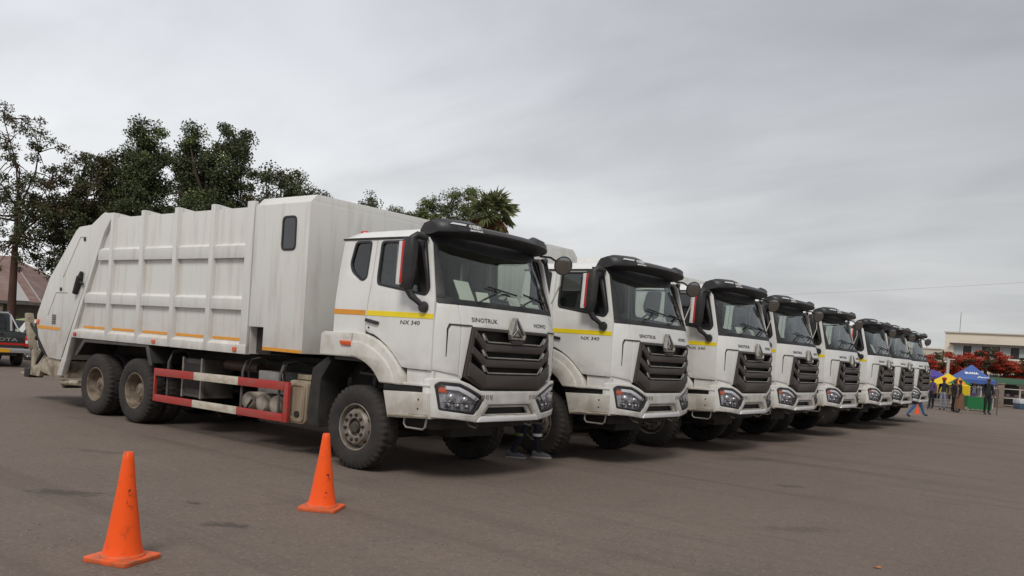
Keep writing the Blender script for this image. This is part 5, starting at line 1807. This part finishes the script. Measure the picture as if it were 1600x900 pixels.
fe = empty('rail_fence', (-3.3, 49.4, 0), math.atan2(6.6, 8.4), 'pale rail fence running behind the canopies to the right edge', 'fence')
for x in [1.2 * k for k in range(10)]:
    if abs(x - 3.6) > .3:
        MB().tube([(x, 0, 0), (x, 0, 1.22)], .035, 6).build('fence_post', 'pole', fe)
for z in (.62, 1.18):
    MB().tube([(-.1, 0, z), (10.9, 0, z)], .028, 6).build('fence_rail', 'pole', fe)
pl_ = MB().box(-.2, .2, -.2, .2, 0, 1.45).box(-.24, .24, -.24, .24, 1.45, 1.53).build('stone_pillar', 'stone', None, .02)
pl_.location = (-.53, 51.65, 0)
pl_.rotation_euler = (0, 0, .5)
tag(pl_, 'short rough stone pillar to the right of the man in black', 'pillar')


def stall(x, y, rz, w, d, h, roof, label):
    t = empty('market_stall', (x, y, 0), rz, label, 'stall', 'dark market stalls behind the fence')
    MB().prism([(-d / 2 - .2, h - .08), (-d / 2 - .2, h - .04), (0, h + .32), (d / 2 + .2, h - .04), (d / 2 + .2, h - .08), (0, h + .28)], 0, -w / 2, w / 2).build('roof_sheet', roof, t)
    for sx in (-1, 1):
        for sy in (-1, 1):
            MB().box(sx * (w / 2 - .06) - .03, sx * (w / 2 - .06) + .03, sy * d / 2 - .03, sy * d / 2 + .03, 0, h).build('post', 'house_wall', t)
    MB().box(-w / 2 + .1, w / 2 - .1, d / 2 - .06, d / 2 - .03, .1, h - .1).build('back_cloth', 'edge', t)
    MB().box(-w / 2 + .1, w / 2 - .1, -d / 2, -d / 2 + .6, .62, .68).build('counter', 'house_wall', t)
    r = random.Random(int(x * 10))
    for k in range(6):
        xx = -w / 2 + .35 + (w - .7) * k / 5
        MB().box(xx - .12, xx + .12, -d / 2 + .12, -d / 2 + .42, .68, .68 + r.uniform(.12, .4)).build('goods_pile', 'goods', t, .03)
    for k in range(3):
        xx = -w / 2 + .5 + (w - 1.0) * k / 2
        MB().box(xx - .18, xx + .18, .1, .14, h - .8, h - .15).build('hanging_cloth', ('goods', 'cpurple', 'edge')[k], t, .01)
    return t


stall(-1.2, 55.2, RZ, 3.6, 1.8, 1.55, 'cgreen', 'dark market stall with green tarp roof behind the blue canopy')
stall(2.6, 58.4, RZ, 4.0, 1.8, 1.6, 'cgreen', 'dark market stall with green tarp roof at the right edge')
stall(-5.2, 57.0, RZ, 3.0, 1.6, 1.4, 'edge', 'dark market stall between the farthest truck and the yellow canopy')
co = empty('cooler_box', (.62, 52.6, 0), RZ + .2, 'white and dark blue cooler box on the ground at the right edge', 'cooler')
MB().box(-.42, .42, -.26, .26, .0, .34).build('body', 'coolb', co, .03)
MB().box(-.45, .45, -.29, .29, .34, .60).build('lid', 'coolw', co, .03)
sp_ = empty('lamp_post', (-5.9, 63.8, 0), 0, 'white post with short arm among the red trees', 'post')
MB().tube([(0, 0, 0), (0, 0, 3.1)], .11, 8).build('pole', 'pole', sp_)
MB().box(-.25, .45, -.04, .04, 3.0, 3.07).build('arm', 'pole', sp_)
ck = MB().tube([(-.05, 36.4, 0), (-.05, 36.4, 1.3)], .022, 6).build('market_pole', 'edge', None)
ck.location = (-1.35, .55, 0)
tag(ck, 'thin dark pole standing right of the farthest truck', 'pole')
dk = MB().tube([(0, 0, 0), (0, 0, 1.25)], .022, 6).build('market_pole', 'edge', None)
dk.location = (1.35, 38.4, 0)
tag(dk, 'thin dark pole standing right beside the man in black', 'pole')


# ------------------------------------------------------------------ people
MT['skin'] = mat('skin_dark', (0.10, 0.055, 0.035), 0.55)
MT['hair'] = mat('hair_black', (0.012, 0.011, 0.010), 0.8)
MT['sole'] = mat('shoe_sole', (0.42, 0.38, 0.36), 0.7)


def cloth(name, c):
    MT[name] = mat('cloth_' + name, c, 0.85, dirt=tuple(q * .6 for q in c), amount=.6, scale=(9, 9, 9))


for n_, c_ in (('blackc', (.014, .014, .016)), ('navy', (.016, .018, .035)), ('jeans', (.055, .13, .30)), ('yellowc', (.62, .45, .02)), ('redc', (.42, .02, .03)), ('whitec', (.5, .48, .46)),
               ('purplec', (.10, .06, .16)), ('brownc', (.18, .09, .05)), ('greyc', (.13, .13, .15)), ('print', (.26, .27, .34)), ('shoe', (.03, .028, .028))):
    cloth(n_, c_)


def person(loc, heading, label, top, bottom, h=1.72, pose=None, hat=None, skirt=None, shoes=False, sleeves=True):
    """one continuous skinned body; clothing colours follow the limbs"""
    k = h / 1.75
    J = {'pel': (0, 0, .97, .145), 'spi': (0, 0, 1.16, .125), 'che': (.0, 0, 1.36, .15), 'nek': (-.01, 0, 1.50, .052), 'hd0': (.015, 0, 1.575, .070), 'hd1': (.020, 0, 1.65, .108), 'hd2': (.005, 0, 1.715, .085)}
    E_ = [('pel', 'spi'), ('spi', 'che'), ('che', 'nek'), ('nek', 'hd0'), ('hd0', 'hd1'), ('hd1', 'hd2')]
    for n, s in (('l', 1), ('r', -1)):
        J.update({n + 'sh': (0, s * .165, 1.405, .080), n + 'el': (-.02, s * .235, 1.15, .052), n + 'wr': (.08, s * .23, .92, .036), n + 'ha': (.10, s * .225, .84, .042), n + 'fi': (.115, s * .22, .78, .025),
                  n + 'hi': (0, s * .095, .92, .105), n + 'kn': (.02, s * .10, .51, .068), n + 'an': (-.02, s * .10, .09, .045), n + 'to': (.15, s * .115, .035, .038)})
        E_ += [('che', n + 'sh'), (n + 'sh', n + 'el'), (n + 'el', n + 'wr'), (n + 'wr', n + 'ha'), (n + 'ha', n + 'fi'), ('pel', n + 'hi'), (n + 'hi', n + 'kn'), (n + 'kn', n + 'an'), (n + 'an', n + 'to')]
    for q, v in (pose or {}).items():
        J[q] = (*v, J[q][3])
    names = list(J)
    me = bpy.data.meshes.new('person')
    me.from_pydata([tuple(c * k for c in J[n][:3]) for n in names], [(names.index(a), names.index(b)) for a, b in E_], [])
    o = bpy.data.objects.new('person', me)
    col.objects.link(o)
    m_ = o.modifiers.new('skin', 'SKIN')
    m_.use_smooth_shade = True
    m_.branch_smoothing = 0.7
    for i, n in enumerate(names):
        sv = me.skin_vertices[0].data[i]
        r = J[n][3] * k
        sv.radius = (r, r * (1.0 if n[:2] not in ('pe', 'ch', 'sp') else .82))
        sv.use_root = (n == 'pel')
    o.modifiers.new('sub', 'SUBSURF').levels = 2
    m2 = bpy.data.meshes.new_from_object(o.evaluated_get(bpy.context.evaluated_depsgraph_get()))
    bpy.data.objects.remove(o)
    m2.name = 'person'
    bm = bmesh.new()
    bm.from_mesh(m2)
    bmesh.ops.recalc_face_normals(bm, faces=bm.faces)
    bm.to_mesh(m2)
    bm.free()
    mats = [top, bottom, 'skin', 'hair', 'shoe']
    segs = []
    for a, b in E_:
        pa, pb = np.array(J[a][:3]) * k, np.array(J[b][:3]) * k
        key = b if b not in ('lhi', 'rhi') else 'pel'
        if key in ('spi', 'che', 'lsh', 'rsh', 'lel', 'rel'):
            mi = 0
        elif key in ('lwr', 'rwr'):
            mi = 0 if sleeves else 2
        elif key in ('lto', 'rto'):
            mi = 4
        elif key in ('pel', 'lkn', 'rkn', 'lan', 'ran'):
            mi = 1
        else:
            mi = 2
        segs.append((pa, pb, mi))
    P = np.array([p.center[:] for p in m2.polygons])
    best = np.full(len(P), 9.)
    idx = np.zeros(len(P), int)
    for a, b, mi in segs:
        d = b - a
        t = np.clip(((P - a) @ d) / (d @ d), 0, 1)[:, None]
        ds = np.linalg.norm(P - a - t * d, axis=1)
        u = ds < best
        best[u], idx[u] = ds[u], mi
    idx[(idx == 2) & (P[:, 2] > 1.17 * k) & (P[:, 2] < 1.455 * k)] = 0
    hz = np.array(J['hd1'][:3]) * k
    hair = (idx == 2) & (P[:, 2] > hz[2] - .03 * k) & ((P[:, 2] > hz[2] + .05 * k) | (P[:, 0] < hz[0] - .02 * k))
    idx[hair] = 3
    m2.polygons.foreach_set('material_index', idx.astype(np.int32))
    ob = link('person', m2, mats, None, 70)
    ob.location = (*loc, 0)
    ob.rotation_euler = (0, 0, heading)
    tag(ob, label, 'person')
    if hat:
        MB().lathe([(.118 * k, 0), (.125 * k, .05 * k), (.10 * k, .11 * k), (0, .135 * k)], 2, tuple(c * k for c in (.01, 0, 1.665)), 14).build('headscarf', hat, ob)
    if skirt:
        sk = MB().lathe([(.155 * k, 1.02 * k), (.19 * k, .90 * k), (.22 * k, .55 * k), (.25 * k, .22 * k), (.235 * k, .22 * k), (.2 * k, .6 * k)], 2, n=18, cap=False)
        sk.build('skirt', skirt, ob)
    if shoes:
        for n in 'lr':
            a, t_ = Vector(J[n + 'an'][:3]) * k, Vector(J[n + 'to'][:3]) * k
            d = Vector(((t_ - a).x, (t_ - a).y, 0)).normalized()
            sd_ = Vector((-d.y, d.x, 0))
            b = MB()
            secs = []
            for f, w, hh, lift in ((-.09, .028, .06, 0), (-.07, .038, .085, 0), (.0, .042, .095, 0), (.08, .046, .07, 0), (.15, .048, .05, 0), (.20, .038, .035, .006), (.215, .02, .02, .010)):
                c = Vector((a.x, a.y, 0)) + d * f
                secs.append([c + sd_ * w * sx + Vector((0, 0, z)) for sx, z in ((-1, .024 + lift), (1, .024 + lift), (1.0, .024 + hh * .55), (.6, .024 + hh), (-.6, .024 + hh), (-1.0, .024 + hh * .55))])
            b.ring(secs)
            S_ = b.build('shoe', 'greyc', ob, .006)
            b = MB()
            secs = []
            for f, w in ((-.095, .03), (-.07, .042), (0, .046), (.08, .05), (.15, .052), (.20, .042), (.222, .02)):
                c = Vector((a.x, a.y, 0)) + d * f
                secs.append([c + sd_ * w + Vector((0, 0, .001)), c - sd_ * w + Vector((0, 0, .001)), c - sd_ * w + Vector((0, 0, .026)), c + sd_ * w + Vector((0, 0, .026))])
            b.ring(secs)
            b.build('sole', 'sole', S_, .003)
    return ob


HD = ax
p1 = person((.36, 1.98), HD, 'person in dark trousers and grey shoes, only legs visible under the nearest truck bumper', 'navy', 'navy', 1.72,
            {'lkn': (.16, .10, .52), 'lan': (.19, .10, .09), 'lto': (.36, .11, .035), 'rkn': (-.02, -.10, .51), 'ran': (-.22, -.10, .10), 'rto': (-.05, -.11, .035)}, shoes=True)
rb = MB().lathe([(.074, -.022), (.076, 0), (.074, .022)], 2, n=18, cap=False).build('reflective_band', 'white', p1)
rb.location = (.17, .10, .36)
rb2 = MB().lathe([(.076, -.02), (.078, 0), (.076, .02)], 2, n=18, cap=False).build('reflective_band', 'lf_mid', p1)
rb2.location = (-.12, -.10, .37)
person((.03, 28.1), HD, 'person striding right in blue jeans and dark shoes beyond the farthest truck', 'greyc', 'jeans', 1.74,
       {'lkn': (.24, .09, .52), 'lan': (.40, .09, .12), 'lto': (.55, .10, .10), 'rkn': (-.08, -.09, .50), 'ran': (-.38, -.09, .10), 'rto': (-.24, -.10, .03)}, sleeves=False)
PH = pi + HD + .8
person((.99, 37.9), PH + .8, 'man in black clothes standing alone right of the green table', 'blackc', 'blackc', 1.80, {'lwr': (.05, .26, .95), 'rel': (-.03, -.27, 1.16)})
person((-1.08, 38.55), PH, 'person with red headscarf and printed trousers in the market crowd', 'navy', 'print', 1.62, hat='redc')
person((-.07, 37.14), PH - 1.2, 'woman in long black coat and dark brown skirt near the green table', 'blackc', 'brownc', 1.62, skirt='brownc')
person((-.42, 37.6), PH + 1.4, 'person in black jacket next to the woman in the long black coat', 'blackc', 'blackc', 1.60)
person((-2.45, 42.6), PH, 'person in bright yellow shirt behind the red headscarf', 'yellowc', 'navy', 1.60, sleeves=False)
person((-.85, 40.2), PH + .5, 'person in brown top and white trousers under the umbrella', 'brownc', 'whitec', 1.66)
person((-1.75, 39.2), PH - .4, 'person in purple top beside the thin pole near the farthest truck', 'purplec', 'navy', 1.64)
person((-2.6, 40.6), PH + .9, 'person in dark grey clothes left of the yellow shirt', 'greyc', 'purplec', 1.58)
person((-1.2, 47.3), PH + .3, 'person in grey sheltering under the blue canopy', 'greyc', 'purplec', 1.5)
person((-.35, 46.0), PH - .5, 'person in purple behind the green table under the blue canopy', 'purplec', 'blackc', 1.5)
person((.7, 54.2), PH + .4, 'person in dark clothes at the stall behind the fence', 'blackc', 'greyc', 1.58)

# overhead cable far behind, slung between two poles
for nm, (x, y), h, lb in (('utility_pole', (-40, 58.0), 6.6, 'wooden utility pole hidden behind the row of trucks'), ('utility_pole', (16, 46.0), 8.6, 'wooden utility pole beyond the right edge')):
    o = MB().tube([(0, 0, 0), (0, 0, h)], [.14, .10], 8).build(nm, 'bark', None)
    o.location = (x, y, 0)
    tag(o, lb, 'utility pole')
cb_ = MB().tube([(-40 + 56 * t / 24, 58 - 12 * t / 24, 6.5 + 2.0 * t / 24 - 1.1 * 4 * (t / 24) * (1 - t / 24) * .5) for t in range(25)], .006, 5).build('overhead_cable', 'grey', None)
tag(cb_, 'thin overhead cable crossing the grey sky at right', 'cable')
